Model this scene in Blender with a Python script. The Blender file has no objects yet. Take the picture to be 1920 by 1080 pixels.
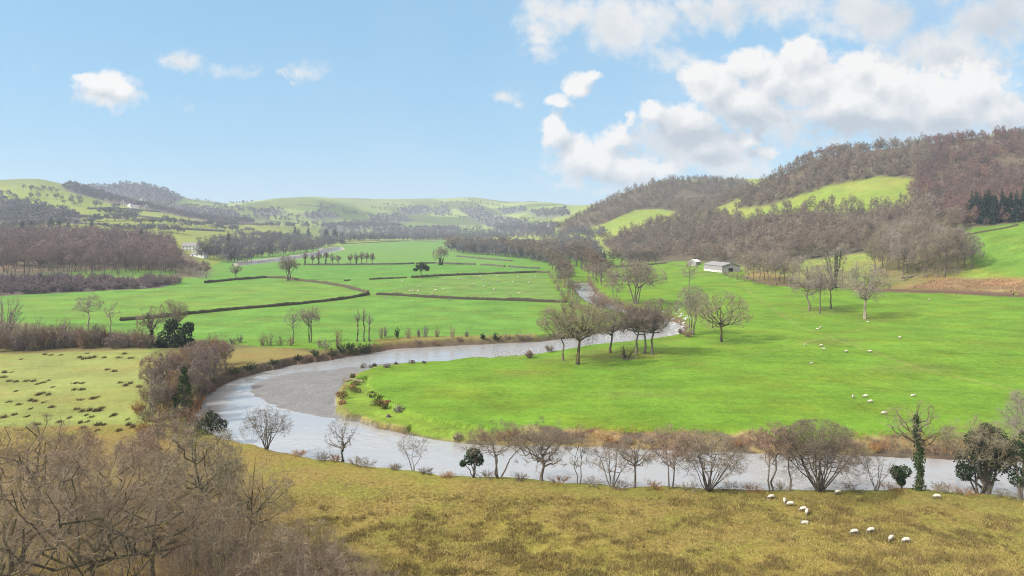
import bpy, math, random
import numpy as np
from mathutils import Vector

# ------------------------------------------------------------------ basics
F = 1300.0            # focal length in pixels of a 1920 wide frame
HCAM = 36.0           # height of the drone above the valley floor
HOR = 425.0           # row of the true horizon
CX = 960.0
ZW = -2.0             # river level
SC = bpy.context.scene
COL = SC.collection
RNG = np.random.default_rng(7)
random.seed(7)

def link(o, parent=None):
    COL.objects.link(o)
    if parent is not None:
        o.parent = parent
    return o

def mesh_np(name, V, T=None, Q=None, mats=(), mi=None, smooth=False, attrs=None):
    me = bpy.data.meshes.new(name)
    V = np.asarray(V, np.float32).reshape(-1, 3)
    nt = 0 if T is None else len(T)
    nq = 0 if Q is None else len(Q)
    idx = []
    if nt: idx.append(np.asarray(T, np.int32).ravel())
    if nq: idx.append(np.asarray(Q, np.int32).ravel())
    idx = np.concatenate(idx)
    tot = np.concatenate([np.full(nt, 3, np.int32), np.full(nq, 4, np.int32)])
    st = np.concatenate([[0], np.cumsum(tot)[:-1]]).astype(np.int32)
    me.vertices.add(len(V)); me.vertices.foreach_set('co', V.ravel())
    me.loops.add(len(idx)); me.loops.foreach_set('vertex_index', idx)
    me.polygons.add(nt + nq); me.polygons.foreach_set('loop_start', st)
    for m in mats: me.materials.append(m)
    if mi is not None: me.polygons.foreach_set('material_index', np.asarray(mi, np.int32))
    me.polygons.foreach_set('use_smooth', np.full(nt + nq, smooth, bool))
    me.update(calc_edges=True)
    if attrs:
        for k, (typ, arr) in attrs.items():
            a = me.attributes.new(k, typ, 'POINT')
            arr = np.asarray(arr, np.float32)
            if typ == 'FLOAT': a.data.foreach_set('value', arr.ravel())
            elif typ == 'FLOAT_VECTOR': a.data.foreach_set('vector', arr.ravel())
            else: a.data.foreach_set('color', arr.ravel())
    return me

def tag(o, label=None, cat=None, group=None, kind=None):
    if label: o['label'] = label
    if cat: o['category'] = cat
    if group: o['group'] = group
    if kind: o['kind'] = kind
    return o

def empty(name, loc, rz=0.0):
    o = bpy.data.objects.new(name, None)
    o.empty_display_size = 0.5
    o.location = loc; o.rotation_euler = (0, 0, rz)
    return link(o)

def ob(name, me, parent=None, loc=None):
    o = bpy.data.objects.new(name, me)
    if loc is not None: o.location = loc
    return link(o, parent)

# ------------------------------------------------------------------ noise
def _h(ix, iy, s):
    h = (ix.astype(np.int64) * 374761393 + iy.astype(np.int64) * 668265263 + s * 1442695041) & 0xffffffff
    h = ((h ^ (h >> 13)) * 1274126177) & 0xffffffff
    return ((h ^ (h >> 16)) & 0xffff) / 65535.0

def vnoise(x, y, s=0):
    ix = np.floor(x); iy = np.floor(y)
    fx = x - ix; fy = y - iy
    fx = fx * fx * (3 - 2 * fx); fy = fy * fy * (3 - 2 * fy)
    a = _h(ix, iy, s); b = _h(ix + 1, iy, s); c = _h(ix, iy + 1, s); d = _h(ix + 1, iy + 1, s)
    return (a * (1 - fx) + b * fx) * (1 - fy) + (c * (1 - fx) + d * fx) * fy

def fbm(x, y, o=4, s=0):
    t = 0; a = 0.5; n = 0
    for k in range(o):
        t = t + a * vnoise(x * 2 ** k, y * 2 ** k, s + k); n += a; a *= 0.5
    return t / n

def sstep(a, b, x):
    t = np.clip((x - a) / (b - a), 0, 1)
    return t * t * (3 - 2 * t)

# ------------------------------------------------------------------ terrain guide lines
def zp(py, D): return HCAM - (py - HOR) * D / F
# px, foot(D,z), m1(D,z), m2(D,z), A(D,py), dipA(D,z), B(D,py), C(D,py)
TAB = [
 (-600, (372,.5),(660,20),(1050,55),(1900,336),(2300,150),(2800,372),(4400,376)),
 (0,    (372,.5),(660,15),(1050,37),(1900,341),(2300,140),(2750,370),(4400,376)),
 (70,   (374,.5),(660,14),(1050,35),(1900,339),(2300,135),(2750,362),(4400,376)),
 (140,  (376,.5),(660,13),(1050,33),(1850,351),(2250,120),(2750,350),(4400,376)),
 (200,  (380,.5),(660,12),(1050,30),(1850,371),(2200,95), (2750,349),(4400,376)),
 (250,  (390,.5),(670,11),(1060,27),(1800,384),(2200,85), (2750,345),(4400,376)),
 (300,  (405,.5),(690,10),(1060,24),(1780,396),(2150,72), (2750,353),(4400,376)),
 (330,  (430,.5),(720,9), (1080,22),(1750,403),(2150,65), (2750,366),(4400,377)),
 (360,  (470,.5),(760,8), (1120,20),(1720,409),(2100,58), (2750,377),(4400,379)),
 (430,  (700,.3),(950,6), (1250,14),(1700,417),(2050,50), (2750,388),(4400,384)),
 (520,  (900,.2),(1150,5),(1450,11),(1850,422),(2150,44), (2750,375),(4400,379)),
 (590,  (1100,.2),(1400,4),(1700,9),(2050,424),(2300,42), (2800,374),(4400,375)),
 (640,  (1300,.1),(1600,3),(1900,8),(2200,425),(2400,39), (2850,385),(4400,374)),
 (700,  (1500,.1),(1800,3),(2000,7),(2300,426),(2500,37), (2900,400),(4300,375)),
 (760,  (1700,.1),(1900,2),(2100,6),(2350,428),(2550,33), (2950,412),(4300,374)),
 (800,  (1800,.1),(2000,2),(2200,6),(2400,430),(2600,30), (2950,417),(4300,373)),
 (890,  (1900,.1),(2100,2),(2300,5),(2500,432),(2700,26), (2950,423),(4300,371)),
 (950,  (1800,.1),(2000,2),(2150,5),(2300,434),(2500,22), (2750,426),(4300,379)),
 (1000, (1500,.1),(1650,2),(1750,5),(1850,434),(1950,24), (2100,429),(4300,380)),
 (1040, (1300,.2),(1400,4),(1480,9),(1540,430),(1600,33), (1680,424),(4300,383)),
 (1085, (1100,.5),(1200,8),(1280,20),(1360,418),(1440,54), (1560,403),(4300,390)),
 (1130, (900,1),(1030,12),(1160,32),(1260,408),(1360,64), (1560,379),(4300,396)),
 (1190, (760,2),(900,15),(1060,36),(1200,405),(1330,68), (1580,354),(4300,396)),
 (1250, (640,3.5),(800,16),(980,40),(1130,400),(1310,76), (1600,337),(4300,396)),
 (1320, (560,5),(700,16),(880,43),(1020,393),(1280,78), (1650,337),(4300,396)),
 (1400, (500,4.5),(610,18),(790,45),(950,362),(1250,85), (1700,338),(4300,396)),
 (1450, (462,3.6),(580,17),(750,48),(920,334),(1220,95), (1700,338),(4300,396)),
 (1500, (430,3),(555,17),(720,51),(900,308),(1200,100), (1700,338),(4300,396)),
 (1560, (412,3),(535,18),(695,53),(900,288),(1200,110), (1700,338),(4300,396)),
 (1640, (388,3),(505,20),(660,53),(900,278),(1200,120), (1700,338),(4300,396)),
 (1700, (370,3),(480,22),(640,52),(900,273),(1200,125), (1700,338),(4300,396)),
 (1800, (348,3),(450,31),(600,55),(900,263),(1200,130), (1700,338),(4300,396)),
 (1920, (325,3.5),(420,33),(560,62),(900,254),(1200,135), (1700,338),(4300,396)),
 (2600, (290,4),(390,40),(530,85),(900,230),(1200,150), (1700,338),(4300,396)),
]
tp = np.array([r[0] for r in TAB], float)
KD = []; KZ = []
for k in range(1, 8):
    d = np.array([r[k][0] for r in TAB], float)
    if k in (4, 6, 7): z = np.array([zp(r[k][1], r[k][0]) for r in TAB])
    else: z = np.array([r[k][1] for r in TAB], float)
    KD.append(d); KZ.append(z)

NU = 960
PXC = np.linspace(-520, 2440, NU)
U = (PXC - CX) / F
rows = [np.linspace(14, 62, 30)]
yy = np.arange(36 * F / 62.8, 36 * F / 640, -1.25)
rows.append(36 * F / yy)
rows.append(np.geomspace(645, 6600, 270))
DR = np.concatenate(rows); NR = len(DR)

def smooth1(a, n=9):
    k = np.hanning(n + 2)[1:-1]; k /= k.sum()
    return np.convolve(np.pad(a, n // 2, mode='edge'), k, 'valid')
cD = np.array([smooth1(np.interp(PXC, tp, d)) for d in KD])      # 7 x NU
cZ = np.array([smooth1(np.interp(PXC, tp, z)) for z in KZ])
FOOT = cD[0]
one = np.ones(NU)
kD = np.vstack([10 * one, cD[0] * .55, cD, cD[6] + 900, 9000 * one])
kZ = np.vstack([0 * one, 0 * one, cZ, cZ[6] * .6, 0 * one])

def pchip(x, y, q):
    h = np.diff(x); d = np.diff(y) / h
    m = np.zeros_like(y)
    w1 = 2 * h[1:] + h[:-1]; w2 = h[1:] + 2 * h[:-1]
    same = d[:-1] * d[1:] > 0
    with np.errstate(divide='ignore', invalid='ignore'):
        hm = (w1 + w2) / (w1 / d[:-1] + w2 / d[1:])
    m[1:-1] = np.where(same, hm, 0); m[0] = d[0]; m[-1] = d[-1]
    i = np.clip(np.searchsorted(x, q) - 1, 0, len(x) - 2)
    t = (q - x[i]) / h[i]
    return (y[i] * (2*t**3 - 3*t**2 + 1) + m[i] * h[i] * (t**3 - 2*t**2 + t)
            + y[i+1] * (3*t**2 - 2*t**3) + m[i+1] * h[i] * (t**3 - t**2))

Z = np.zeros((NR, NU))
for j in range(NU):
    Z[:, j] = pchip(kD[:, j], kZ[:, j], DR)
DD = DR[:, None] * np.ones((1, NU))
XX = DD * U[None, :]; YY = DD
PXG = np.ones((NR, 1)) * PXC[None, :]
past = np.clip((DD - FOOT[None, :]) / 160, 0, 1)
Z += past * (fbm(XX / 210, YY / 210, 4, 3) - .5) * np.clip((DD - 200) / 700, 0.15, 1.3) * 9
Z += (fbm(XX / 45, YY / 45, 3, 11) - .5) * 0.5 * sstep(60, 90, DD)
# swells in the big sheep field and the rising ground under the drone's own hillside
Z += sstep(1300, 1600, PXG) * 0.55 * np.sin((YY + 0.25 * XX) / 17.0) * sstep(135, 165, YY) * sstep(300, 230, YY)
Z += 6.5 * sstep(720, 120, PXG) * sstep(96, 58, DD)
Z += 0.6 * sstep(90, 66, DD) * (fbm(XX / 9, YY / 9, 3, 21) - .3)
Z0 = Z.copy()

# ------------------------------------------------------------------ lookups
def iu(px): return np.clip((np.asarray(px, float) - PXC[0]) / (PXC[1] - PXC[0]), 0, NU - 1.001)
def zat(x, y):
    x = np.asarray(x, float); y = np.asarray(y, float)
    a = iu(CX + F * x / y); i = a.astype(int); fx = a - i
    j = np.clip(np.searchsorted(DR, y) - 1, 0, NR - 2); fy = (y - DR[j]) / (DR[j + 1] - DR[j])
    return ((Z[j, i] * (1 - fx) + Z[j, i + 1] * fx) * (1 - fy) + (Z[j + 1, i] * (1 - fx) + Z[j + 1, i + 1] * fx) * fy)

def hit(px, py):
    """where the sight line through a point of the photograph meets the ground"""
    a = iu(px); i = int(a); f = a - i
    zc = Z[:, i] * (1 - f) + Z[:, i + 1] * f
    g = zc - (HCAM - (py - HOR) / F * DR)
    k = np.where((g[1:] >= 0) & (DR[1:] > 30))[0]
    if len(k) == 0: D = DR[-1]
    else:
        k = k[0]
        t = -g[k] / (g[k + 1] - g[k]) if g[k + 1] != g[k] else 0
        D = DR[k] + np.clip(t, 0, 1) * (DR[k + 1] - DR[k])
    x = (px - CX) / F * D
    return x, D, float(zat(x, D))

def flat(px, py, z): 
    D = (HCAM - z) * F / (py - HOR)
    return ((px - CX) / F * D, D)

def dens(poly, step=12):
    out = []
    n = len(poly)
    for a, b in zip(poly, poly[1:] + poly[:1]):
        k = max(1, int(math.hypot(b[0] - a[0], b[1] - a[1]) / step))
        for t in range(k): out.append((a[0] + (b[0] - a[0]) * t / k, a[1] + (b[1] - a[1]) * t / k))
    return out

def hit_near(px, py, dmax):
    # a point just above a crest belongs to the crest, not to the hill behind it
    for k in range(60):
        h = hit(px, py + k)
        if h[1] <= dmax: return h
    return h
def wpoly(poly, dmax=4320):
    return np.array([hit_near(px, py, dmax)[:2] for px, py in dens(poly)])

def inside(P, x, y):
    x = np.asarray(x); y = np.asarray(y)
    r = np.zeros(x.shape, bool)
    bb = (x >= P[:, 0].min()) & (x <= P[:, 0].max()) & (y >= P[:, 1].min()) & (y <= P[:, 1].max())
    xs = x[bb]; ys = y[bb]; c = np.zeros(xs.shape, bool)
    Q = np.roll(P, -1, 0)
    for (x0, y0), (x1, y1) in zip(P, Q):
        if y0 == y1: continue
        c ^= ((y0 > ys) != (y1 > ys)) & (xs < (x1 - x0) * (ys - y0) / (y1 - y0) + x0)
    r[bb] = c
    return r

def pdist(P, x, y, closed=True, maxd=60):
    out = np.full(x.shape, maxd, float)
    bb = (x > P[:, 0].min() - maxd) & (x < P[:, 0].max() + maxd) & (y > P[:, 1].min() - maxd) & (y < P[:, 1].max() + maxd)
    xs = x[bb]; ys = y[bb]; o = np.full(xs.shape, maxd ** 2, float)
    Q = np.roll(P, -1, 0)
    seg = list(zip(P, Q)) if closed else list(zip(P[:-1], P[1:]))
    for a, b in seg:
        dx, dy = b - a; L = dx * dx + dy * dy + 1e-9
        t = np.clip(((xs - a[0]) * dx + (ys - a[1]) * dy) / L, 0, 1)
        o = np.minimum(o, (xs - a[0] - t * dx) ** 2 + (ys - a[1] - t * dy) ** 2)
    out[bb] = np.sqrt(o)
    return out

# ------------------------------------------------------------------ river
W_TOP = [(1074,530),(1080,545),(1092,562),(1122,580),(1172,592),(1212,600),(1226,606),(1200,612),(1150,620),(1080,633),(1010,641),
         (900,646),(800,651),(735,655),(705,660),(640,672),(560,684),(490,697),(440,712),(405,728),(380,748),(368,775)]
W_NEAR = [(380,800),(420,815),(470,832),(520,843),(600,858),(700,872),(780,883),(860,892),(960,896),(1100,908),(1200,913),(1300,917),
          (1500,919),(1700,916),(1830,925),(1920,938),(2100,960),(2430,990)]
W_SOUTH = [(2430,885),(2100,874),(1920,866),(1700,857),(1400,851),(1200,842),(1000,836),(900,835),(850,829),(760,815),(700,802),(650,789),
           (600,781),(560,774),(525,766),(500,756),(482,746),(472,735),(474,724),(482,716),(510,707),(540,700),(590,695),(640,690),(720,681),(800,677),(880,678),(920,680),(1000,673),(1100,656),(1200,646),
           (1255,638),(1283,628),(1280,612),(1262,602),(1230,592),(1180,583),(1140,570),(1118,552),(1104,530)]
P = [flat(x, y, ZW) for x, y in W_TOP]
for x, y in W_NEAR:
    X, Y = flat(x, y, 0.0); P.append((X * (Y + 2.3) / Y, Y + 2.3))
P += [flat(x, y, ZW) for x, y in W_SOUTH]
RIVER = np.array(P)
FARW = np.array([flat(x, y, -.3) for x, y in [(448,492),(520,484),(575,477),(600,472),(606,466),(636,463),(641,468),(614,474),(590,480),(530,489),(450,498)]])
GRAVEL = np.array([flat(x, y, -1.3) for x, y in [(900,672),(800,668),(720,672),(640,681),(540,690),(470,708),(450,737),(485,768),(555,788),(635,797),(668,799),
          (648,787),(634,772),(629,757),(635,730),(660,706),(700,691),(760,685),(830,682)]])
TERR = np.array([flat(x, y, -.5) for x, y in [(640,722),(690,708),(700,742),(745,768),(800,786),(862,799),(905,806),(905,832),(840,828),(700,800),(640,785)]])
SOUTHB = np.array([flat(x, y, -1.) for x, y in [(850,800),(1200,812),(2440,830),(2440,892),(1200,846),(850,834)]])
mN = DD < 620
wx = XX + (fbm(XX / 5, YY / 5, 3, 31) - .5) * 2.2; wy = YY + (fbm(XX / 5, YY / 5, 3, 35) - .5) * 2.2
inW = inside(RIVER, wx, wy) & mN
dW = np.where(mN, pdist(RIVER, wx, wy), 60)
inG = inside(GRAVEL, wx, wy) & ~inW
dG = np.where(inG, 0, pdist(GRAVEL, wx, wy, maxd=20))
inT = inside(TERR, wx, wy) & ~inW & ~inG
inS = inside(SOUTHB, XX, YY) & ~inW
soft_s = sstep(835, 985, PXG + (fbm(XX / 9, YY / 9, 3, 57) - .5) * 60)
PEN = np.array([flat(x, y, -1.) for x, y in [(618,700),(700,690),(720,735),(780,770),(880,790),(900,860),(800,850),(620,800)]])
inP = inside(PEN, XX, YY) & ~inW & ~inG
z0 = np.where(inT, np.minimum(Z, -0.75 + (fbm(XX / 4, YY / 4, 3, 41) - .5) * .5), Z)
slope = np.where(inS, .85 - .55 * soft_s, np.where(inT | inP | (dG < 6), .4, .85)) * (0.75 + 0.5 * fbm(XX / 8, YY / 8, 2, 45))
dU = np.minimum(dW, dG)
base = np.where(dG < 10, -1.15, ZW)
zb = np.where(dU < 14, np.minimum(z0, base + slope * dU), z0)
zb = np.where(inG, ZW + 0.02 + 0.055 * np.minimum(dW, 20) + (fbm(XX / 3, YY / 3, 3, 47) - .5) * .12, zb)
zb = np.where(inW, ZW - 0.15 - np.minimum(dW * .25, 1.2), zb)
Z = np.where(mN, zb, Z)
inFW = inside(FARW, XX, YY)
dF = pdist(FARW, XX, YY, maxd=20)
Z = np.where(inFW, -0.9, np.where(dF < 6, np.minimum(Z, -.6 + dF * .15), Z))
# ------------------------------------------------------------------ materials
class NT:
    def __init__(s, nt): s.t = nt; s.n = nt.nodes; s.l = nt.links
    def new(s, typ, **kw):
        nd = s.n.new(typ)
        for k, v in kw.items(): setattr(nd, k, v)
        return nd
    def put(s, sock, v):
        if v is None: return
        if isinstance(v, bpy.types.NodeSocket): s.l.new(v, sock)
        else:
            if sock.type == 'RGBA' and len(v) == 3: v = (*v, 1)
            sock.default_value = v
    def math(s, op, a, b=None, c=None, clamp=False):
        nd = s.new('ShaderNodeMath', operation=op); nd.use_clamp = clamp
        s.put(nd.inputs[0], a); s.put(nd.inputs[1], b); s.put(nd.inputs[2], c)
        return nd.outputs[0]
    def vmath(s, op, a, b=None):
        nd = s.new('ShaderNodeVectorMath', operation=op)
        s.put(nd.inputs[0], a); s.put(nd.inputs[1], b)
        return nd.outputs['Value'] if op in ('LENGTH', 'DOT_PRODUCT') else nd.outputs[0]
    def noise(s, vec, scale, detail=3, rough=.55, dist=0):
        nd = s.new('ShaderNodeTexNoise'); s.put(nd.inputs['Vector'], vec)
        nd.inputs['Scale'].default_value = scale; nd.inputs['Detail'].default_value = detail
        nd.inputs['Roughness'].default_value = rough; nd.inputs['Distortion'].default_value = dist
        return nd.outputs['Fac']
    def rng(s, v, a, b, c=0., d=1., smooth=False):
        nd = s.new('ShaderNodeMapRange'); nd.interpolation_type = 'SMOOTHSTEP' if smooth else 'LINEAR'
        for i, q in enumerate((v, a, b, c, d)): s.put(nd.inputs[i], q)
        return nd.outputs[0]
    def mix(s, f, a, b, typ='MIX'):
        nd = s.new('ShaderNodeMix', data_type='RGBA', blend_type=typ)
        s.put(nd.inputs[0], f); s.put(nd.inputs[6], a); s.put(nd.inputs[7], b)
        return nd.outputs[2]
    def attr(s, name):
        return s.new('ShaderNodeAttribute', attribute_name=name)

def mat(name, rough=.9, spec=.2):
    m = bpy.data.materials.new(name); m.use_nodes = True
    t = NT(m.node_tree); b = m.node_tree.nodes['Principled BSDF']
    b.inputs['Roughness'].default_value = rough
    b.inputs['Specular IOR Level'].default_value = spec
    return m, t, b

# ground: true colours are carried by the land cover, the grain by noise
M_GROUND, t, b = mat('turf_and_soil', .95, .08)
pos = t.new('ShaderNodeNewGeometry').outputs['Position']
col = t.attr('col').outputs['Color']; var = t.attr('var').outputs['Fac']; rgh = t.attr('rough').outputs['Fac']
n1 = t.noise(pos, .65, 6, .8); n2 = t.noise(pos, .06, 5, .65); n3 = t.noise(t.vmath('MULTIPLY', pos, (.25, 1., 1.)), .22, 4, .6)
k = t.math('ADD', t.math('MULTIPLY', t.math('SUBTRACT', n1, .5), 3.2), t.math('ADD', t.math('MULTIPLY', t.math('SUBTRACT', n2, .5), 3.0), t.math('MULTIPLY', t.math('SUBTRACT', n3, .5), 1.5)))
k = t.math('ADD', k, t.math('MULTIPLY', t.math('SUBTRACT', t.noise(pos, 3.4, 3, .75), .5), 2.6))
k = t.math('ADD', 1.0, t.math('MULTIPLY', k, var))
c1 = t.mix(1.0, col, t.new('ShaderNodeCombineColor').outputs[0], 'MULTIPLY')
cc = t.n[c1.node.inputs[7].links[0].from_node.name]
for i in range(3): t.l.new(k, cc.inputs[i])
# hue drift of the turf: olive and yellow patches
hue = t.rng(t.noise(pos, .045, 4, .65), .42, .68, 0, 1, True)
c2 = t.mix(t.math('MULTIPLY', hue, t.math('MULTIPLY', var, 1.1)), c1, t.mix(1., c1, (1.35, .86, .9), 'MULTIPLY'))
# rough pasture: straw, olive and dead brown tussocks
ra = t.noise(pos, .55, 5, .72); rb = t.noise(pos, .12, 4, .6); rc = t.noise(pos, 1.7, 4, .7)
straw = t.mix(t.rng(rb, .38, .66, 0, 1, True), (.285, .215, .066), (.225, .22, .046))
straw = t.mix(t.rng(rc, .35, .7), t.mix(1., straw, (.5, .46, .44), 'MULTIPLY'), t.mix(1., straw, (1.12, 1.12, 1.15), 'MULTIPLY'))
dk = t.mix(t.rng(rc, .4, .6), (.09, .068, .03), (.17, .12, .045))
rd = t.noise(pos, 4.6, 3, .8)
ramp = t.mix(t.rng(ra, .52, .68, 0, .85, True), straw, dk)
ramp = t.mix(t.rng(rd, .5, .62, 0, .55, True), ramp, t.mix(1., ramp, (.35, .33, .3), 'MULTIPLY'))
fin = t.mix(rgh, c2, ramp)
t.l.new(fin, b.inputs['Base Color'])
bp = t.new('ShaderNodeBump'); bp.inputs['Distance'].default_value = .35
t.l.new(t.math('ADD', .12, t.math('MULTIPLY', rgh, .45)), bp.inputs['Strength'])
t.l.new(t.math('ADD', n1, t.math('MULTIPLY', rc, .5)), bp.inputs['Height']); t.l.new(bp.outputs[0], b.inputs['Normal'])

M_GRAVEL, t, b = mat('river_gravel', .85, .3)
pos = t.new('ShaderNodeNewGeometry').outputs['Position']
v = t.new('ShaderNodeTexVoronoi'); v.inputs['Scale'].default_value = 5.0; t.l.new(pos, v.inputs['Vector'])
g1 = t.noise(pos, .35, 4, .6); g2 = t.noise(pos, 2.2, 4, .7)
gc = t.mix(t.rng(g1, .3, .7), (.155, .153, .15), (.20, .197, .193))
gc = t.mix(t.rng(v.outputs['Color'], .1, .9), t.mix(1., gc, (.76, .76, .77), 'MULTIPLY'), t.mix(1., gc, (1.15, 1.15, 1.14), 'MULTIPLY'))
gc = t.mix(t.rng(g2, .45, .75), gc, t.mix(1., gc, (.6, .6, .6), 'MULTIPLY'))
t.l.new(gc, b.inputs['Base Color'])
bp = t.new('ShaderNodeBump'); bp.inputs['Distance'].default_value = .12; bp.inputs['Strength'].default_value = .7
t.l.new(v.outputs['Distance'], bp.inputs['Height']); t.l.new(bp.outputs[0], b.inputs['Normal'])

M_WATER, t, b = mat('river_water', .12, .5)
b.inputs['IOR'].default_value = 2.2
tc = t.new('ShaderNodeNewGeometry').outputs['Position']
rap = t.attr('rapid').outputs['Fac']
w1 = t.noise(t.vmath('MULTIPLY', tc, (1., .8, 1.)), .55, 4, .6, .4); w2 = t.noise(tc, 1.8, 4, .75, .3)
hgt = t.math('ADD', t.math('MULTIPLY', w1, .55), t.math('MULTIPLY', w2, t.math('ADD', .18, t.math('MULTIPLY', rap, 1.3))))
bp = t.new('ShaderNodeBump'); bp.inputs['Distance'].default_value = .5
ruf = t.rng(t.noise(t.vmath('MULTIPLY', tc, (.035, .11, 1.)), 1., 3, .6), .38, .62, .10, .55, True)
t.l.new(t.math('ADD', ruf, t.math('MULTIPLY', rap, .5)), bp.inputs['Strength']); t.l.new(hgt, bp.inputs['Height']); t.l.new(bp.outputs[0], b.inputs['Normal'])
foam = t.math('MULTIPLY', rap, t.rng(w2, .55, .66, 0, .8, True))
t.l.new(t.mix(foam, (.28, .28, .28), (.75, .76, .77)), b.inputs['Base Color'])  # pale even base puts the sky's white glare into the water colour
t.l.new(t.math('ADD', .12, t.math('MULTIPLY', foam, .5)), b.inputs['Roughness'])
b.inputs['Specular IOR Level'].default_value = .5

def bark(name, c, c2, moss=0.0, vary=.25, patch=0.012):
    m, t, b = mat(name, .92, .12)
    pos = t.new('ShaderNodeNewGeometry').outputs['Position']
    oi = t.new('ShaderNodeObjectInfo').outputs['Random']
    tint = t.attr('tint').outputs['Fac']
    f = t.math('ADD', t.noise(pos, patch, 3, .6), t.math('MULTIPLY', t.math('SUBTRACT', t.math('FRACT', t.math('ADD', oi, tint)), .5), .8))
    cc = t.mix(t.rng(f, .25, .75), c, c2)
    s = t.math('ADD', 1 - vary, t.math('MULTIPLY', t.noise(pos, 1.4, 3, .6), 2 * vary))
    cmb = t.new('ShaderNodeCombineColor')
    for i in range(3): t.l.new(s, cmb.inputs[i])
    cc = t.mix(1., cc, cmb.outputs[0], 'MULTIPLY')
    if moss:
        cc = t.mix(t.rng(t.noise(pos, .9, 4, .7), .48, .68, 0, moss, True), cc, (.22, .19, .035))
    t.l.new(cc, b.inputs['Base Color'])
    return m

def bark_mix(name, cols, patch=.006, vary=.2):
    m, t, b = mat(name, .92, .12)
    pos = t.new('ShaderNodeNewGeometry').outputs['Position']
    tint = t.math('FRACT', t.math('ADD', t.new('ShaderNodeObjectInfo').outputs['Random'], t.attr('tint').outputs['Fac']))
    f = t.math('ADD', t.math('MULTIPLY', t.rng(t.noise(pos, patch, 3, .6), .3, .7), .55), t.math('MULTIPLY', tint, .45))
    cr = t.new('ShaderNodeValToRGB'); t.l.new(f, cr.inputs[0])
    el_ = cr.color_ramp.elements
    while len(el_) < len(cols): el_.new(.5)
    for i, c in enumerate(cols): el_[i].position = .12 + .76 * i / (len(cols) - 1); el_[i].color = (*c, 1)
    s = t.math('ADD', 1 - vary, t.math('MULTIPLY', t.noise(pos, 1.4, 3, .6), 2 * vary)); cmb = t.new('ShaderNodeCombineColor')
    for i in range(3): t.l.new(s, cmb.inputs[i])
    t.l.new(t.mix(1., cr.outputs[0], cmb.outputs[0], 'MULTIPLY'), b.inputs['Base Color'])
    return m
M_TRUNK = bark('grey_brown_bark', (.10, .083, .066), (.15, .125, .10))
M_OAKTRUNK = bark('mossy_oak_bark', (.06, .05, .036), (.10, .083, .06), .8)
M_TWIG = bark('brown_twigs', (0.184, 0.144, 0.112), (0.232, 0.188, 0.152))
M_TWIGG = bark('grey_twigs', (0.216, 0.180, 0.148), (0.264, 0.220, 0.188))
M_TWIGO = bark('olive_twigs', (0.200, 0.172, 0.108), (0.240, 0.196, 0.136))
M_REDBANK = bark('red_brown_bank_scrub', (.095, .058, .042), (.14, .088, .06))
M_TWIGN = bark('dark_brown_twigs', (.19, .145, .10), (.26, .205, .14))
M_TWIGB = bark('river_bank_twigs', (0.148, 0.118, 0.084), (0.200, 0.160, 0.116))
M_TWIGR = bark('russet_twigs', (0.224, 0.140, 0.092), (0.248, 0.180, 0.132))
M_WOODL = bark('purple_brown_wood_twigs', (0.184, 0.140, 0.132), (0.248, 0.180, 0.156), 0, .2, .010)
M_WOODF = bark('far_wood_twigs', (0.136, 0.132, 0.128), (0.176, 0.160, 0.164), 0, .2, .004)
M_SHRUBP = bark('dark_purple_scrub', (0.160, 0.124, 0.132), (0.216, 0.164, 0.160), 0, .3, .02)
M_RUSH = bark('dead_rush_stems', (.085, .058, .03), (.14, .092, .048), 0, .3, .05)
M_RUSH2 = bark_mix('meadow_rush_stems', [(.07, .055, .024), (.14, .108, .042), (.21, .155, .06), (.10, .092, .028)], .08)
M_HEDGE = bark('cut_hedge_twigs', (.058, .05, .034), (.088, .072, .046), 0, .35, .08)
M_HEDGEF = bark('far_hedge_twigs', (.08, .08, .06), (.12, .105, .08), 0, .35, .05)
M_IVY = bark('ivy_leaves', (.028, .05, .018), (.05, .075, .024), 0, .4, .3)
M_EVER = bark('evergreen_leaves', (.022, .035, .016), (.045, .06, .022), 0, .4, .3)
M_CONI = bark('conifer_needles', (.018, .034, .026), (.032, .05, .034), 0, .35, .1)
M_GORSE = bark('gorse_needles', (.06, .055, .02), (.11, .085, .03), 0, .4, .3)
M_BRACK = bark('dead_bracken', (.24, .12, .05), (.30, .17, .07), 0, .3, .1)
M_GRASSB = bark_mix('straw_grass_blades', [(.28, .21, .07), (.36, .28, .10), (.24, .21, .055), (.42, .34, .13)], .15)
M_LOG = bark('weathered_log', (.20, .16, .12), (.28, .23, .18), 0, .3, .5)
M_PALE = bark('pale_trunk_bark', (.24, .20, .15), (.30, .25, .19), 0, .3, .5)

M_WOODR = bark_mix('hill_wood_twigs', [(.20, .175, .12), (.135, .115, .09), (.245, .20, .15), (.165, .12, .095), (.205, .16, .125)])
M_WOODRED = bark_mix('red_hill_wood_twigs', [(.15, .092, .082), (.205, .125, .098), (.115, .08, .075), (.18, .125, .105)], .012)
M_BRACK2 = bark_mix('bracken_fronds', [(.19, .105, .06), (.25, .15, .09), (.15, .095, .055), (.23, .17, .10)], .08)
M_LARCH = bark_mix('rust_larch_twigs', [(.26, .135, .09), (.21, .12, .09), (.28, .16, .115)])
def plain(name, c, rough=.8, amp=.15, scale=3.):
    m, t, b = mat(name, rough, .25)
    pos = t.new('ShaderNodeTexCoord').outputs['Object']
    n = t.noise(pos, scale, 4, .65)
    t.l.new(t.mix(n, tuple(x * (1 - amp) for x in c), tuple(min(1, x * (1 + amp)) for x in c)), b.inputs['Base Color'])
    return m
M_WOOL, t, b = mat('cream_wool', .95, .1)
t.l.new(t.mix(t.attr('wool').outputs['Fac'], (.22, .185, .15), (.52, .48, .395)), b.inputs['Base Color'])
M_WHITE = plain('white_render', (.74, .74, .72)); M_SLATE = plain('slate_roof', (.24, .22, .23)); M_GLASS = plain('window_glass', (.05, .06, .07), .2)
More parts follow.
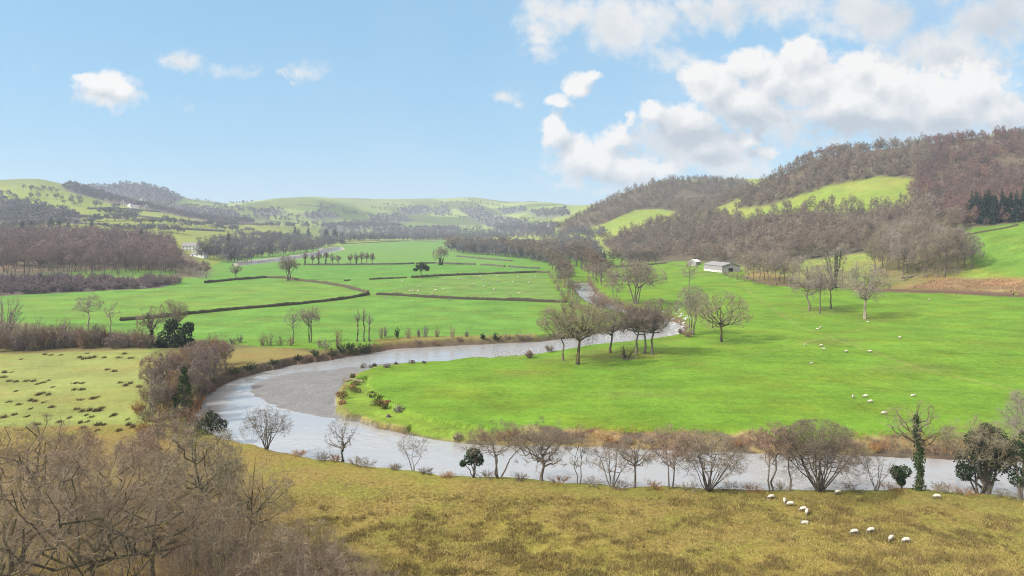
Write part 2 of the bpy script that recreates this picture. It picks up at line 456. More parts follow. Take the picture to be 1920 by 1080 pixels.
M_SHEET = plain('pale_barn_sheeting', (.27, .25, .25), .6); M_BARNR = plain('barn_roof_sheeting', (.225, .213, .21), .55); M_BARNW = plain('weathered_barn_boarding', (.30, .275, .27), .85, .2)
M_DARK = plain('painted_interior_shade', (.02, .02, .022)); M_POST = plain('fence_timber', (.17, .13, .10)); M_STONE = plain('river_stone', (.40, .385, .36), .85, .3, .7)

# ------------------------------------------------------------------ land cover
def lin(r, g, b):
    f = lambda c: (c / 255 / 12.92) if c <= 10 else ((c / 255 + .055) / 1.055) ** 2.4
    return np.array([f(r), f(g), f(b)])
C = np.zeros((NR, NU, 3)); VAR = np.full((NR, NU), .42); RG = np.zeros((NR, NU))
LUSH = np.array([.108, .205, .019]); COOL = np.array([.100, .212, .034]); HILLG = np.array([.185, .24, .048]); FARG = np.array([.165, .215, .06])
STRAWC = np.array([.22, .18, .045]); PALEM = np.array([.20, .232, .07]); WOODFL = np.array([.085, .066, .055]); BROWN = np.array([.125, .09, .055])
C[:] = LUSH
onhill = np.clip((DD - FOOT[None, :]) / 60, 0, 1)
far = onhill[..., None]
tone = fbm(XX / 300, YY / 300, 4, 51)[..., None]
C = C * (1 - far) + far * (HILLG * (1 - tone) + (HILLG * np.array([1.1, .95, 1.])) * tone)
# distant hills: patchwork of fields of slightly different age
ce = _h(np.floor(XX / 190 + .35 * YY / 190), np.floor(YY / 300 - .2 * XX / 300), 77)
fp = sstep(1200, 2200, DD)[..., None]
C = C * (1 - fp) + fp * (FARG * (.5 + .85 * ce[..., None]) + np.array([.03, -.01, .0]) * (fbm(XX / 500, YY / 500, 3, 61)[..., None] - .4))
VAR = np.where(DD > 600, .22, VAR)

def wob(sc, amp, s):
    return XX + (fbm(XX / sc, YY / sc, 3, s) - .5) * amp, YY + (fbm(XX / sc, YY / sc, 3, s + 5) - .5) * amp
def paint(poly, colr, soft=0., amt=1., var=None, rough=None, jit=(8, 3), world=None, dmax=4320):
    P = wpoly(poly, dmax) if world is None else world
    x, y = wob(jit[0], jit[1], 90)
    m = inside(P, x, y).astype(float)
    if soft > 0:
        d = pdist(P, x, y, maxd=soft * 3)
        m = np.where(m > 0, sstep(0, soft, d) * .5 + .5, .5 * sstep(soft, 0, d))
    m = m * amt
    global C, VAR, RG
    C = C * (1 - m[..., None]) + m[..., None] * np.asarray(colr)
    if var is not None: VAR = VAR * (1 - m) + m * var
    if rough is not None: RG = RG * (1 - m) + m * rough

# left half of the valley: cooler turf
cw = sstep(1100, 950, PXG) * sstep(200, 230, DD)
C = C * (1 - cw[..., None] * (1 - far)) + cw[..., None] * (1 - far) * COOL
paint([(-500,668),(0,662),(130,655),(280,652),(330,690),(420,700),(380,745),(330,800),(200,812),(-500,835)], PALEM, 2, 1, .34, .10)
paint([(-500,760),(0,752),(150,735),(280,715),(330,760),(300,800),(200,812),(-500,835)], (.19,.235,.06), 8, .55)
paint([(-500,600),(0,600),(120,618),(300,632),(420,640),(480,650),(600,655),(700,648),(690,664),(560,685),(400,715),(330,690),(290,655),(0,664),(-500,672)], BROWN, 1.5, .75, .35, .1)
paint([(420,655),(480,652),(560,655),(590,665),(540,672),(440,700),(405,705)], (.20,.165,.06), 1.5, .75, .4, .35)
paint([(700,636),(800,630),(1010,626),(1015,640),(900,648),(720,656)], (.17,.15,.05), 1.0, .8, .35, .2)
paint([(905,660),(1000,672),(1100,656),(1280,632),(1285,655),(1150,680),(1000,685)], (.13,.20,.03), 2, .7)
# each hedged field has a green of its own
paint([(20,560),(330,545),(560,528),(640,540),(690,552),(560,568),(360,588),(230,600),(60,600)], (.118,.215,.034), 1.5, .75)
paint([(700,552),(840,516),(1010,511),(1050,560),(1060,566),(860,560)], (.112,.195,.042), 1.5, .8)
paint([(390,528),(450,499),(820,496),(1000,504),(1010,510),(780,520),(600,527),(540,521)], (.085,.205,.034), 1.5, .75)
paint([(560,496),(640,458),(900,458),(960,490),(900,496)], (.115,.215,.05), 3, .7)
# near bank meadow
paint([(-500,1600),(-500,800),(300,800),(430,822),(520,846),(700,876),(860,896),(1000,900),(1200,916),(1500,921),(1700,919),(1830,928),(1920,940),(2430,995),(2430,1600)], STRAWC, 1.5, 1, .3, 1.0, (6, 2))
paint([(860,892),(1000,897),(1200,914),(1500,919),(1700,917),(1830,926),(1920,938),(2430,990),(2430,1030),(1920,985),(1700,950),(1500,940),(1200,938),(960,915)], (.165,.19,.045), 4, .8, .35, .45)
paint([(560,862),(700,880),(850,897),(830,915),(660,890),(540,868)], (.18,.20,.03), 3, .8, .3, .35)
for q in [(950,990,90,40),(1060,1050,110,40),(700,1000,60,25),(1480,1060,120,30),(760,1060,70,25)]:
    cx, cy, rx, ry = q
    paint([(cx + rx * math.cos(a * .52), cy + ry * math.sin(a * .52)) for a in range(12)], (.245,.25,.032), 4, .6, .3, .45)
for q in [(1660,1030,170,26),(1300,985,120,18),(1450,960,130,18),(1860,1020,90,24),(1130,1010,50,20)]:
    cx, cy, rx, ry = q
    paint([(cx + rx * math.cos(a * .52), cy + ry * math.sin(a * .52)) for a in range(12)], (.12,.09,.03), 5, .55, .5, .5)
# woodland floor under the drone's own wood
paint([(-500,1600),(-500,830),(60,826),(240,815),(420,826),(470,850),(640,960),(700,1080),(760,1600)], (.165,.115,.05), 5, .85, .5, .4)
# bank of the sheep field
bank = soft_s * np.where(inS, sstep(-.15, -.9, Z + (fbm(XX / 6, YY / 6, 3, 55) - .5) * 1.6), 0)
# meadow terrace and rough margin of the peninsula
paint(None, (.13,.215,.026), 1.2, .9, .45, .12, world=TERR)
# right: rough banks
paint([(1395,518),(1450,532),(1600,540),(1760,543),(1920,552),(2430,575),(2430,545),(1920,520),(1840,522),(1740,515),(1640,545),(1500,528),(1420,505)], (.20,.155,.06), 2, .9, .4, .15)
paint([(1720,532),(1790,522),(1850,522),(1920,527),(2430,544),(2430,570),(1920,548),(1800,542),(1700,540)], (.20,.14,.08), 2.5, .75, .7)
paint([(1600,545),(1760,546),(1920,553),(2430,575),(2430,582),(1920,558),(1760,550),(1600,547)], (.10,.06,.045), .8, .9, .4)
paint([(1380,498),(1480,500),(1600,520),(1640,540),(1600,543),(1500,534),(1420,524)], (.20,.165,.07), 2, .6)
paint([(1470,480),(1640,455),(1645,480),(1560,500),(1490,510)], (.175,.225,.05), 3, .8)
paint([(1640,468),(1700,440),(1800,430),(1820,500),(1740,518),(1640,540)], (.165,.13,.065), 4, .8)
paint([(1800,430),(1920,412),(2430,350),(2430,525),(1920,520),(1850,510),(1822,490),(1815,450)], LUSH * np.array([.95, .93, 1.3]), 2, 1)
# hill woods' floor, then the open hill fields
RW1 = [(1378,392),(1400,360),(1450,330),(1500,305),(1560,284),(1640,274),(1700,270),(1800,260),(1930,250),(2440,226),(2440,395),(1925,372),(1915,418),(1812,428),(1700,388),(1708,335),(1650,331),(1560,348),(1440,386)]
RW2 = [(1042,430),(1090,403),(1130,381),(1190,355),(1250,338),(1320,338),(1400,341),(1412,365),(1330,395),(1290,403),(1240,392),(1190,394),(1130,421),(1060,442)]
RW3 = [(1120,455),(1250,414),(1330,398),(1380,414),(1500,398),(1600,400),(1700,390),(1812,430),(1805,446),(1640,458),(1640,472),(1480,492),(1400,498),(1290,490),(1180,492)]
for w, dm in ((RW1, 935), (RW2, 1690), (RW3, 1100)): paint(w, WOODFL, 4, .9, .35, dmax=dm)
FLD = [[(1372,412),(1440,390),(1540,352),(1650,332),(1704,334),(1704,384),(1690,391),(1600,396),(1500,396),(1400,414)],
       [(1125,424),(1190,396),(1240,393),(1262,398),(1200,414),(1140,432)],
       [(1290,408),(1370,380),(1385,370),(1380,388),(1320,404)], [(1085,462),(1130,452),(1140,470),(1120,480),(1090,472)],
       [(1275,332),(1300,329),(1340,334),(1310,344)], [(1790,250),(1850,244),(1850,252),(1800,256)]]
for f in FLD[:2]: paint(f, (.165,.225,.04), 3, .95, .25, dmax=1500)
for f in FLD[2:]: paint(f, (.17,.21,.045), 3, .9, .25, dmax=1690)
paint([(1560,352),(1650,333),(1700,336),(1690,352),(1600,360)], (.22,.23,.06), 6, .5)
# left: wood floors and dark hill
LWD = [(-60,520),(330,518),(385,522),(398,505),(345,470),(260,452),(100,448),(-60,440)]
paint(LWD, (.125,.09,.085), 4, .8)
paint([(95,522),(250,520),(330,516),(330,507),(250,505),(60,512)], COOL, 2, .9)
LBELT = [(-60,558),(60,552),(200,545),(300,540),(330,533),(330,522),(200,520),(-60,522)]
paint(LBELT, (.10,.075,.08), 2, .9)
LW2 = [(-60,372),(0,374),(70,388),(130,398),(165,414),(60,418),(-60,420)]
LWB = [(112,350),(190,347),(250,343),(300,351),(330,364),(345,374),(330,382),(230,366),(180,372),(130,360)]
LWB2 = [(150,362),(230,368),(330,384),(400,390),(440,400),(480,418),(430,424),(350,408),(270,392),(200,380)]
for w in (LW2, LWB2): paint(w, (.15,.12,.12), 10, .85, .3, dmax=2000 if w is LW2 else 2780)
paint(LWB, (.085,.07,.09), 10, .95, .3, dmax=2800)
# far patches of wood and heath on the end of the valley
FARP = [[(470,396),(520,390),(540,402),(490,408)],[(600,425),(660,420),(680,434),(610,438)],[(745,392),(800,386),(815,398),(760,404)],[(930,392),(985,388),(990,398),(945,402)],[(700,430),(860,426),(860,436),(700,440)],[(560,400),(620,395),(640,410),(590,416)],[(690,408),(740,400),(780,415),(700,424)],[(860,392),(900,388),(935,405),(1000,420),(940,432),(890,415)],
        [(990,396),(1060,392),(1070,405),(1010,410)],[(805,392),(840,386),(850,400),(815,404)],[(930,425),(1040,418),(1040,434),(930,438)],[(640,418),(700,414),(760,428),(660,432)]]
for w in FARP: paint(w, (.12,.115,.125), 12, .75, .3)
# worn ground: under the field trees, by gateways and along the sheep tracks
for cx, cy, rx, ry in [(1150,666,95,9),(1545,583,50,9),(1625,600,26,5),(1353,642,22,4),(1192,571,40,5),(1560,640,60,7),(1700,690,90,8),(695,553,20,3),(541,527,16,3),(789,521,10,2),(1300,512,40,4),(980,700,60,5),(1200,740,90,7)]:
    paint([(cx + rx * math.cos(a * .52), cy + ry * math.sin(a * .52)) for a in range(12)], (.12,.135,.035), 3, .42, .6, jit=(6, 5))
def track(pts, colr, w, amt):
    L = np.array([hit(a, b)[:2] for a, b in dens(pts + pts[::-1][1:-1], 14)])
    x, y = wob(9, 2.5, 140); m = sstep(w, w * .3, pdist(L, x, y, maxd=6)) * amt * (.5 + .5 * fbm(XX / 9, YY / 9, 2, 150))
    global C
    C = C * (1 - m[..., None]) + m[..., None] * np.array(colr)
track([(1370,516),(1420,560),(1500,612),(1620,655),(1760,700),(1920,735)], (.19,.20,.06), 1.0, .6)
track([(1090,690),(1250,690),(1400,668),(1520,640),(1640,610),(1750,560)], (.18,.20,.055), .8, .5)
track([(690,556),(600,575),(480,600),(380,625)], (.18,.21,.06), 1.2, .5)
track([(1446,944),(1520,975),(1640,1010),(1760,1030),(1920,1050)], (.30,.27,.09), .6, .6)
track([(900,910),(1150,925),(1446,938)], (.24,.24,.07), .6, .5)
# river bed, wet margins and bare banks
dn = np.where(mN, dW, 60)
edge = np.where(inW, 1, np.clip(1 - dn / (np.where(inT | inP, .7, 2.4) + 2.5 * fbm(XX / 6, YY / 6, 3, 71) ** 2), 0, 1)) * mN
edge = np.maximum(edge, bank * (.45 + .6 * fbm(XX / 3, YY / 3, 3, 75)))
C[inG] = (.165, .162, .158)
edge = np.where(inG, 0, np.clip(edge * np.where(inP, 1., 1.6), 0, 1))
bm_ = sstep(.4, .62, fbm(XX / 3.5, YY / 2.5, 4, 72))[..., None]
bm_ = bm_ * np.where(inS | inP, 1., .12)[..., None]
bc = (np.array([.082, .064, .045]) * (1 - bm_) + np.array([.21, .175, .075]) * bm_) * (.7 + .6 * fbm(XX / 2, YY / 2, 3, 73)[..., None])
C = C * (1 - edge[..., None]) + edge[..., None] * bc
RG *= (1 - edge)
gr = np.where((dG < 4) & (dW < 3.2) & ~inG & ~inP, 1., 0.)[..., None]
C = C * (1 - gr) + gr * np.array([.17, .165, .155])
rim = (np.where((dG > 0) & (dG < 1.6) & ~inW, .7, 0) * (1 - gr[..., 0]))[..., None]
C = C * (1 - rim) + rim * np.array([.17, .14, .06])
fe = np.where(inFW | (dF < 5), 1., 0.)[..., None]
C = C * (1 - fe) + fe * np.array([.30, .28, .24])

# ------------------------------------------------------------------ ground meshes
VID = (np.arange(NR)[:, None] * NU + np.arange(NU)[None, :]).astype(np.int32)
QUADS = np.stack([VID[:-1, :-1], VID[:-1, 1:], VID[1:, 1:], VID[1:, :-1]], -1).reshape(-1, 4)
VV = np.stack([XX, YY, Z], -1).reshape(-1, 3)
du = np.gradient(VV.reshape(NR, NU, 3), axis=1); dv = np.gradient(VV.reshape(NR, NU, 3), axis=0)
NN = np.cross(du, dv); NN /= np.linalg.norm(NN, axis=-1, keepdims=True); NN = NN.reshape(-1, 3)
CA = np.concatenate([np.clip(C, .004, .9), np.ones((NR, NU, 1))], -1).reshape(-1, 4)
def sub_sheet(name, fm, m, dz=0., zset=None, extra=None, label=None, kind='structure'):
    q = QUADS[fm]
    used, inv = np.unique(q, return_inverse=True)
    V = VV[used].copy()
    at = {'col': ('FLOAT_COLOR', CA[used]), 'var': ('FLOAT', VAR.ravel()[used]), 'rough': ('FLOAT', RG.ravel()[used])}
    if zset is not None: V[:, 2] = zset; at = {}
    if extra: at.update({k: ('FLOAT', v.ravel()[used]) for k, v in extra.items()})
    me = mesh_np(name, V, None, inv.reshape(-1, 4), [m], None, True, at)
    if zset is None: me.normals_split_custom_set_from_vertices(NN[used].tolist())
    o = ob(name, me); tag(o, label, None, None, kind)
    return o
fq = lambda a: np.stack([a[:-1, :-1], a[:-1, 1:], a[1:, 1:], a[1:, :-1]], -1)
hillf = (fq(DD > FOOT[None, :] * 1.0).all(-1)).ravel()
gravf = fq(inG).all(-1).ravel()
sub_sheet('ground', ~hillf & ~gravf, M_GROUND, label='flat valley floor of green pasture and rough straw coloured meadow')
sub_sheet('hills', hillf & ~gravf, M_GROUND, label='green and wooded hills on both sides of the valley')
sub_sheet('gravel_bar', gravf, M_GRAVEL, label='smooth grey gravel bar inside the river bend')
watf = fq((inW | (dn < 3.5)) & mN).all(-1).ravel()
rapid = np.zeros((NR, NU))
for px, py, r in [(1250,622,16),(1180,632,14),(1090,648,12),(1000,660,10),(940,664,7),(1095,550,14),(1500,890,6)]:
    X, Y = flat(px, py, ZW); rapid = np.maximum(rapid, np.exp(-(((XX - X) / r) ** 2 + ((YY - Y) / r) ** 2)))
rapid *= .55 + .45 * fbm(XX / 6, YY / 6, 2, 81)
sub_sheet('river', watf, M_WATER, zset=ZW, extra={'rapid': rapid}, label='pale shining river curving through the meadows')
watf2 = fq(inFW | (dF < 3)).all(-1).ravel()
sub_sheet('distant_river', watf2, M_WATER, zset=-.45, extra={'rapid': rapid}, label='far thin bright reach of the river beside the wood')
# ------------------------------------------------------------------ plant building
def unit(v): return v / (np.linalg.norm(v, axis=-1, keepdims=True) + 1e-9)
class Geo:
    """collects triangles; every corner is its own vertex group so pieces can be merged freely"""
    def __init__(s): s.V = []; s.T = []; s.n = 0
    def add(s, V, T):
        V = np.asarray(V, float).reshape(-1, 3)
        s.V.append(V); s.T.append(np.asarray(T, np.int64).reshape(-1, 3) + s.n); s.n += len(V)
    def tube(s, pts, rad, k=5):
        pts = np.asarray(pts); n = len(pts)
        d = unit(np.gradient(pts, axis=0))
        a = unit(np.cross(d, np.array([.31, .17, .93]) if abs(d[0][2]) < .9 else np.array([1., .1, 0])))
        b = np.cross(d, a)
        an = np.arange(k) / k * 2 * math.pi
        V = pts[:, None, :] + np.asarray(rad)[:, None, None] * (a[:, None, :] * np.cos(an)[None, :, None] + b[:, None, :] * np.sin(an)[None, :, None])
        i = np.arange(n - 1)[:, None] * k; j = np.arange(k)[None, :]; j2 = (j + 1) % k
        q = np.stack([i + j, i + j2, i + k + j2, i + k + j], -1).reshape(-1, 4)
        s.add(V.reshape(-1, 3), np.concatenate([q[:, [0, 1, 2]], q[:, [0, 2, 3]]]))
    def twigs(s, A, B, w, rng):
        A = np.asarray(A); B = np.asarray(B)
        if len(A) == 0: return
        sd = unit(np.cross(B - A, rng.normal(size=A.shape))) * (np.asarray(w).reshape(-1, 1) if np.ndim(w) else w) * .5
        M = (A + B) / 2 + rng.normal(size=A.shape) * np.linalg.norm(B - A, axis=1, keepdims=True) * .06
        V = np.stack([A - sd, A + sd, M + sd * .8, M - sd * .8, B], 1)
        i = np.arange(len(A))[:, None, None] * 5
        s.add(V.reshape(-1, 3), (i + np.array([[0, 1, 2], [0, 2, 3], [3, 2, 4]])[None]).reshape(-1, 3))
    def blades(s, A, B, w, rng):
        sd = unit(np.cross(B - A, rng.normal(size=A.shape))) * np.asarray(w).reshape(-1, 1) * .5 if np.ndim(w) else unit(np.cross(B - A, rng.normal(size=A.shape))) * w * .5
        V = np.stack([A - sd, A + sd, B], 1)
        s.add(V.reshape(-1, 3), np.arange(len(A) * 3).reshape(-1, 3))
    def leaves(s, Pc, size, rng):
        n = len(Pc)
        a = unit(rng.normal(size=(n, 3))); b = unit(np.cross(a, rng.normal(size=(n, 3))))
        z = (rng.uniform(.6, 1.4, (n, 1)) * size)
        V = np.stack([Pc - a * z, Pc + b * z * .6, Pc + a * z, Pc - b * z * .6], 1)
        i = np.arange(n)[:, None, None] * 4
        s.add(V.reshape(-1, 3), (i + np.array([[0, 1, 2], [0, 2, 3]])[None]).reshape(-1, 3))
    def get(s):
        if not s.V: return np.zeros((0, 3)), np.zeros((0, 3), int)
        return np.concatenate(s.V), np.concatenate(s.T)
    def mesh(s, name, m):
        V, T = s.get()
        return mesh_np(name, V, T, None, [m])

def bez(a, c, b, n, jit, rng):
    t = np.linspace(0, 1, n)[:, None]
    p = (1 - t) ** 2 * a + 2 * t * (1 - t) * c + t * t * b
    L = np.linalg.norm(b - a)
    w = rng.normal(size=(n, 3)) * jit * L; w[0] = 0; w[-1] = 0
    return p + w

def fib(n, rng, lo=-.2, hi=1.):
    i = np.arange(n) + .5
    z = lo + (hi - lo) * i / n
    ph = i * 2.39996 + rng.uniform(0, 6.28)
    r = np.sqrt(np.clip(1 - z * z, 0, 1))
    return np.stack([np.cos(ph) * r, np.sin(ph) * r, z], -1) + rng.normal(size=(n, 3)) * .12

def bare(seed, H, W, fork=.25, c0=.25, n1=8, n2=6, n3=5, tw=10, tl=.8, tww=.03, r0=None, stems=1, lead=.75, low=-.25, jit=.05,
         lean=(0, 0), spread=.5, up=.35, dens3=True, simple=False, rs=.62, br=.12):
    """a leafless tree: trunk and limbs in one mesh, boughs and twigs in another. The crown fills an uneven ellipsoid."""
    rng = np.random.default_rng(seed)
    trunk, crown = Geo(), Geo()
    r0 = r0 or H * .022
    cz = H * (c0 + 1) / 2; cr = np.array([W / 2, W / 2, H * (1 - c0) / 2]); cc = np.array([lean[0] * H, lean[1] * H, cz])
    lump = rng.normal(size=(7, 3)); lump = unit(lump)
    def clip(p, loose=False):
        q = (p - cc) / cr; d = np.linalg.norm(q, axis=-1, keepdims=True)
        dirn = q / (d + 1e-9)
        lim = .92 + .16 * np.max(dirn @ lump.T, axis=-1, keepdims=True) * 1.0 - .08
        if loose: lim = lim * rng.uniform(.84, 1.14, lim.shape)
        return cc + q * np.minimum(1, lim / (d + 1e-9)) * cr
    k = 3 if simple else 6
    roots = []
    if stems == 1:
        top = cc + np.array([rng.normal() * .06 * W, rng.normal() * .06 * W, cr[2] * (2 * lead - 1)])
        tp_ = bez(np.zeros(3), np.array([lean[0] * H * .2, lean[1] * H * .2, H * fork * 1.2]), top, 7, .018, rng)
        rad = np.linspace(1, .16, 7) * r0; rad[0] *= 1.25
        if simple: tp_ = tp_[::2]; rad = rad[::2]
        trunk.tube(tp_, rad, k)
        roots = [(tp_, rad)]
    else:
        for s in range(stems):
            a = s / stems * 6.283 + rng.uniform(-.4, .4); q = rng.uniform(.25, 1) * spread
            top = cc + np.array([math.cos(a) * q * W * .5, math.sin(a) * q * W * .5, cr[2] * rng.uniform(.3, .9)])
            b0 = np.array([math.cos(a), math.sin(a), 0]) * r0 * 1.6
            tp_ = bez(b0 - np.array([0, 0, .1]), b0 + np.array([math.cos(a) * q * W * .18, math.sin(a) * q * W * .18, H * .35]), top, 6, .02, rng)
            rad = np.linspace(1, .15, 6) * r0 * rng.uniform(.6, 1.)
            trunk.tube(tp_, rad, 3 if simple else 5)
            roots.append((tp_, rad))
    def along(p, t):
        f = t * (len(p) - 1); i = min(int(f), len(p) - 2); return p[i] * (1 - f + i) + p[i + 1] * (f - i)
    dirs = fib(n1, rng, low, .95)
    TA, TB = [], []
    for m in range(n1):
        rp, rr = roots[m % len(roots)]
        tgt = clip(cc + dirs[m] * cr * rng.uniform(.68, .92))
        rel = (tgt[2] - cz) / cr[2]
        hz = fork + (lead * .8 - fork) * np.clip((rel + .5) / 1.4, 0, 1) * rng.uniform(.6, 1.) if stems == 1 else rng.uniform(.35, .9)
        zz = np.interp(np.clip(hz * H, rp[0][2], rp[-1][2] * .97), rp[:, 2], np.linspace(0, 1, len(rp))) if stems == 1 else hz
        a = along(rp, zz); ra = float(np.interp(zz, np.linspace(0, 1, len(rr)), rr))
        L = np.linalg.norm(tgt - a)
        c = (a + tgt) / 2 + np.array([(tgt[0] - a[0]) * .15, (tgt[1] - a[1]) * .15, -L * up * .35 if rel < .6 else 0])
        p1 = bez(a, c, tgt, 4 if simple else 7, jit, rng)
        r1 = np.linspace(min(ra * .85, r0 * rs), r0 * .13, len(p1))
        (crown if simple else trunk).tube(p1, r1, 3 if simple else 5)
        for j in range(n2):
            t = rng.uniform(.35, 1.); a2 = along(p1, t)
            o = unit(rng.normal(size=3) + dirs[m] * .6 + np.array([0, 0, .25])) * cr.mean() * rng.uniform(.25, .55)
            t2 = clip(a2 + o)
            p2 = bez(a2, (a2 + t2) / 2 + rng.normal(size=3) * .1 * np.linalg.norm(o), t2, 3 if simple else 4, jit * .55, rng)
            if simple: crown.blades(p2[:1], p2[-1:], r0 * .3, rng)
            else: crown.tube(p2, np.linspace(r0 * br, r0 * br * .38, len(p2)), 3)
            if n3:
                for q in range(n3):
                    a3 = along(p2, rng.uniform(.25, 1.))
                    t3 = clip(a3 + unit(rng.normal(size=3) + unit(t2 - a2) * .8 + np.array([0, 0, .3])) * cr.mean() * rng.uniform(.14, .3))
                    crown.twigs(a3[None], t3[None], r0 * .08 + tww * .6, rng)
                    u = rng.uniform(.1, 1., (tw, 1)); A = a3 * (1 - u) + t3 * u
                    B = A + unit(rng.normal(size=(tw, 3)) + unit(t3 - a3) * .7 + np.array([0, 0, .25])) * tl * rng.uniform(.5, 1.2, (tw, 1))
                    TA.append(A); TB.append(B)
            else:
                u = rng.uniform(.05, 1., (tw, 1)); A = a2 * (1 - u) + t2 * u
                B = A + unit(rng.normal(size=(tw, 3)) + unit(t2 - a2) * .6 + np.array([0, 0, .25])) * tl * rng.uniform(.5, 1.2, (tw, 1))
                TA.append(A); TB.append(B)
    A = np.concatenate(TA); B = np.concatenate(TB)
    (crown.blades if simple else crown.twigs)(A, clip(B, True), tww * (1.5 if simple else 1), rng)
    return trunk, crown, roots

def leafy_lumps(seed, centers, rads, n, size, squash=1.):
    rng = np.random.default_rng(seed); g = Geo()
    for c, r in zip(centers, rads):
        d = unit(rng.normal(size=(n, 3))) * (rng.uniform(.35, 1., (n, 1)) ** .5) * r * np.array([1, 1, squash])
        g.leaves(np.asarray(c) + d, size, rng)
    return g

def ivy_on(seed, roots, r, n, size, zmax):
    rng = np.random.default_rng(seed); g = Geo()
    for p, _ in roots:
        t = rng.uniform(0, 1, n) ** 1.2; f = t * (len(p) - 1); i = np.clip(f.astype(int), 0, len(p) - 2)
        q = p[i] * (1 - f + i)[:, None] + p[i + 1] * (f - i)[:, None]
        q = q[q[:, 2] < zmax]
        rr = r * (1.15 - .75 * q[:, 2:3] / zmax) * rng.uniform(.3, 1., (len(q), 1)) * (.6 + .8 * vnoise(q[:, 2] * 1.3, q[:, 2] * 0 + seed, 5)[:, None])
        g.leaves(q + unit(rng.normal(size=q.shape)) * rr, size, rng)
    return g

def conifer(seed, H, W, rows=20, per=9, w=.3):
    rng = np.random.default_rng(seed); tr, cr = Geo(), Geo()
    tr.tube(np.array([[0, 0, -.2], [0, 0, H * .5], [0, 0, H]]), [H * .016, H * .01, .02], 5)
    for i in range(rows):
        z = H * (.08 + .9 * i / rows); R = W / 2 * (1 - (i / rows)) ** .8 + .15
        for a in rng.uniform(0, 6.283, per):
            L = R * rng.uniform(.65, 1.1); A = np.array([0, 0, z]); B = A + np.array([math.cos(a) * L, math.sin(a) * L, -L * rng.uniform(.15, .4)])
            m = 5; u = rng.uniform(.15, 1, (m, 1)); Q = A * (1 - u) + B * u
            cr.twigs(A[None], B[None], w, rng)
            cr.twigs(Q, Q + unit((B - A)[None] + rng.normal(size=(m, 3)) * L * .7) * L * .4 - np.array([0, 0, L * .12]), w, rng)
    return tr, cr

def shrub(seed, H, W, stems=14, tw=14, tl=.5, tww=.04, upw=.6):
    """a low leafless bush: many stems from the ground with twigs all round"""
    rng = np.random.default_rng(seed); g = Geo()
    for s in range(stems):
        a = rng.uniform(0, 6.283); q = rng.uniform(0, 1) ** .6
        b = np.array([math.cos(a), math.sin(a), 0]) * W * .18 * q
        t = np.array([math.cos(a) * q * W * .5, math.sin(a) * q * W * .5, H * (1 - .45 * q * q) * rng.uniform(.6, 1.)])
        p = bez(b, b * 1.3 + np.array([0, 0, t[2] * upw]), t, 4, .04, rng)
        g.tube(p, np.linspace(.03, .012, 4) * H ** .7 * .42, 3)
        u = rng.uniform(.15, 1., tw); f = u * 3; i = np.clip(f.astype(int), 0, 2)
        A = p[i] * (1 - f + i)[:, None] + p[i + 1] * (f - i)[:, None]
        B = A + unit(rng.normal(size=A.shape) + unit(t - b) * .7 + np.array([0, 0, .3])) * tl * rng.uniform(.5, 1.3, (tw, 1))
        B[:, 2] = np.maximum(B[:, 2], .03)
        g.twigs(A, B, tww, rng)
    return g

def px2m(px, D): return px * D / F
SUN_AZ = 0
PLANTS = []
def plant(name, label, cat, parts, loc, rz=0., sx=1., sz=1., group=None):
    """parts: list of (part name, mesh)"""
    o = empty(name, loc, rz); o.scale = (sx, sx, sz)
    tag(o, label, cat, group)
    for pn, me in parts: ob(pn, me, o)
    PLANTS.append(o)
    return o
def place(px, py):
    x, y, z = hit(px, py); k = 0
    while z < (-.35 if y < 108 else ZW + .15) and y < 700 and k < 40:      # never in the water: step back on to the bank
        k += 1; x, y, z = hit(px, py + k)
    return (x, y, z - .05), y
def place_at(px, D):
    x = (px - CX) / F * D; return (x, D, float(zat(x, D)) - .05), D
NB = 0
def bare_plant(name, label, px, py, top, wpx, seed, mt=None, mc=None, ivy=None, D=None, group=None, cat='tree', **kw):
    """one leafless tree built for its own place: base pixel, top pixel and crown width in pixels give its real size there"""
    loc, y = place(px, py) if D is None else place_at(px, D)
    base_py = HOR + (HCAM - loc[2]) * F / y
    H = max(px2m(base_py - top, y), 1.); W = px2m(wpx, y)
    kw.setdefault('tww', max(.015, y * .00017)); kw.setdefault('tl', max(.45, H * .075))
    tr, cr, roots = bare(seed, H, W, **kw)
    parts = [('trunk', tr.mesh('trunk', mt or M_TRUNK)), ('branches', cr.mesh('branches', mc or M_TWIG))]
    if ivy: parts.append(('ivy', ivy_on(seed + 5, roots, ivy[0], ivy[1], ivy[2], H * ivy[3]).mesh('ivy', M_IVY)))
    return plant(name, label, cat, parts, loc, 0, 1, 1, group)
# ================================================================== trees on the near bank of the river
NBK = 'bare trees along the near river bank'
_bp = bare_plant
def bare_plant(name, label, px, py, top, w, seed, **kw):
    kw.setdefault('tww', .023); kw['tw'] = int(kw.get('tw', 8) * 1.35)
    return _bp(name, label, px, py + 2, top - 6, w * 1.14, seed, **kw)
bare_plant('bush', 'bare many stemmed bush beside the bright water below the gravel bar', 500, 838, 764, 88, 101, mc=M_TWIGB, stems=11, r0=.10, spread=1., c0=.05, n1=22, n2=6, n3=3, tw=6, low=-.3, group=NBK, cat='bush')
bare_plant('bank_tree', 'small single stemmed bare tree with ivied trunk before white water', 643, 858, 788, 62, 102, mc=M_TWIGG, fork=.2, c0=.12, n1=12, n2=5, n3=3, tw=5, lead=.8, ivy=(.28, 420, .12, .5), group=NBK)
bare_plant('bank_tree', 'thin bare twin stemmed sapling tree at the water, pale brown twigs', 775, 878, 812, 62, 103, mc=M_TWIGG, stems=3, r0=.09, spread=.8, c0=.1, n1=12, n2=5, n3=3, tw=5, group=NBK)
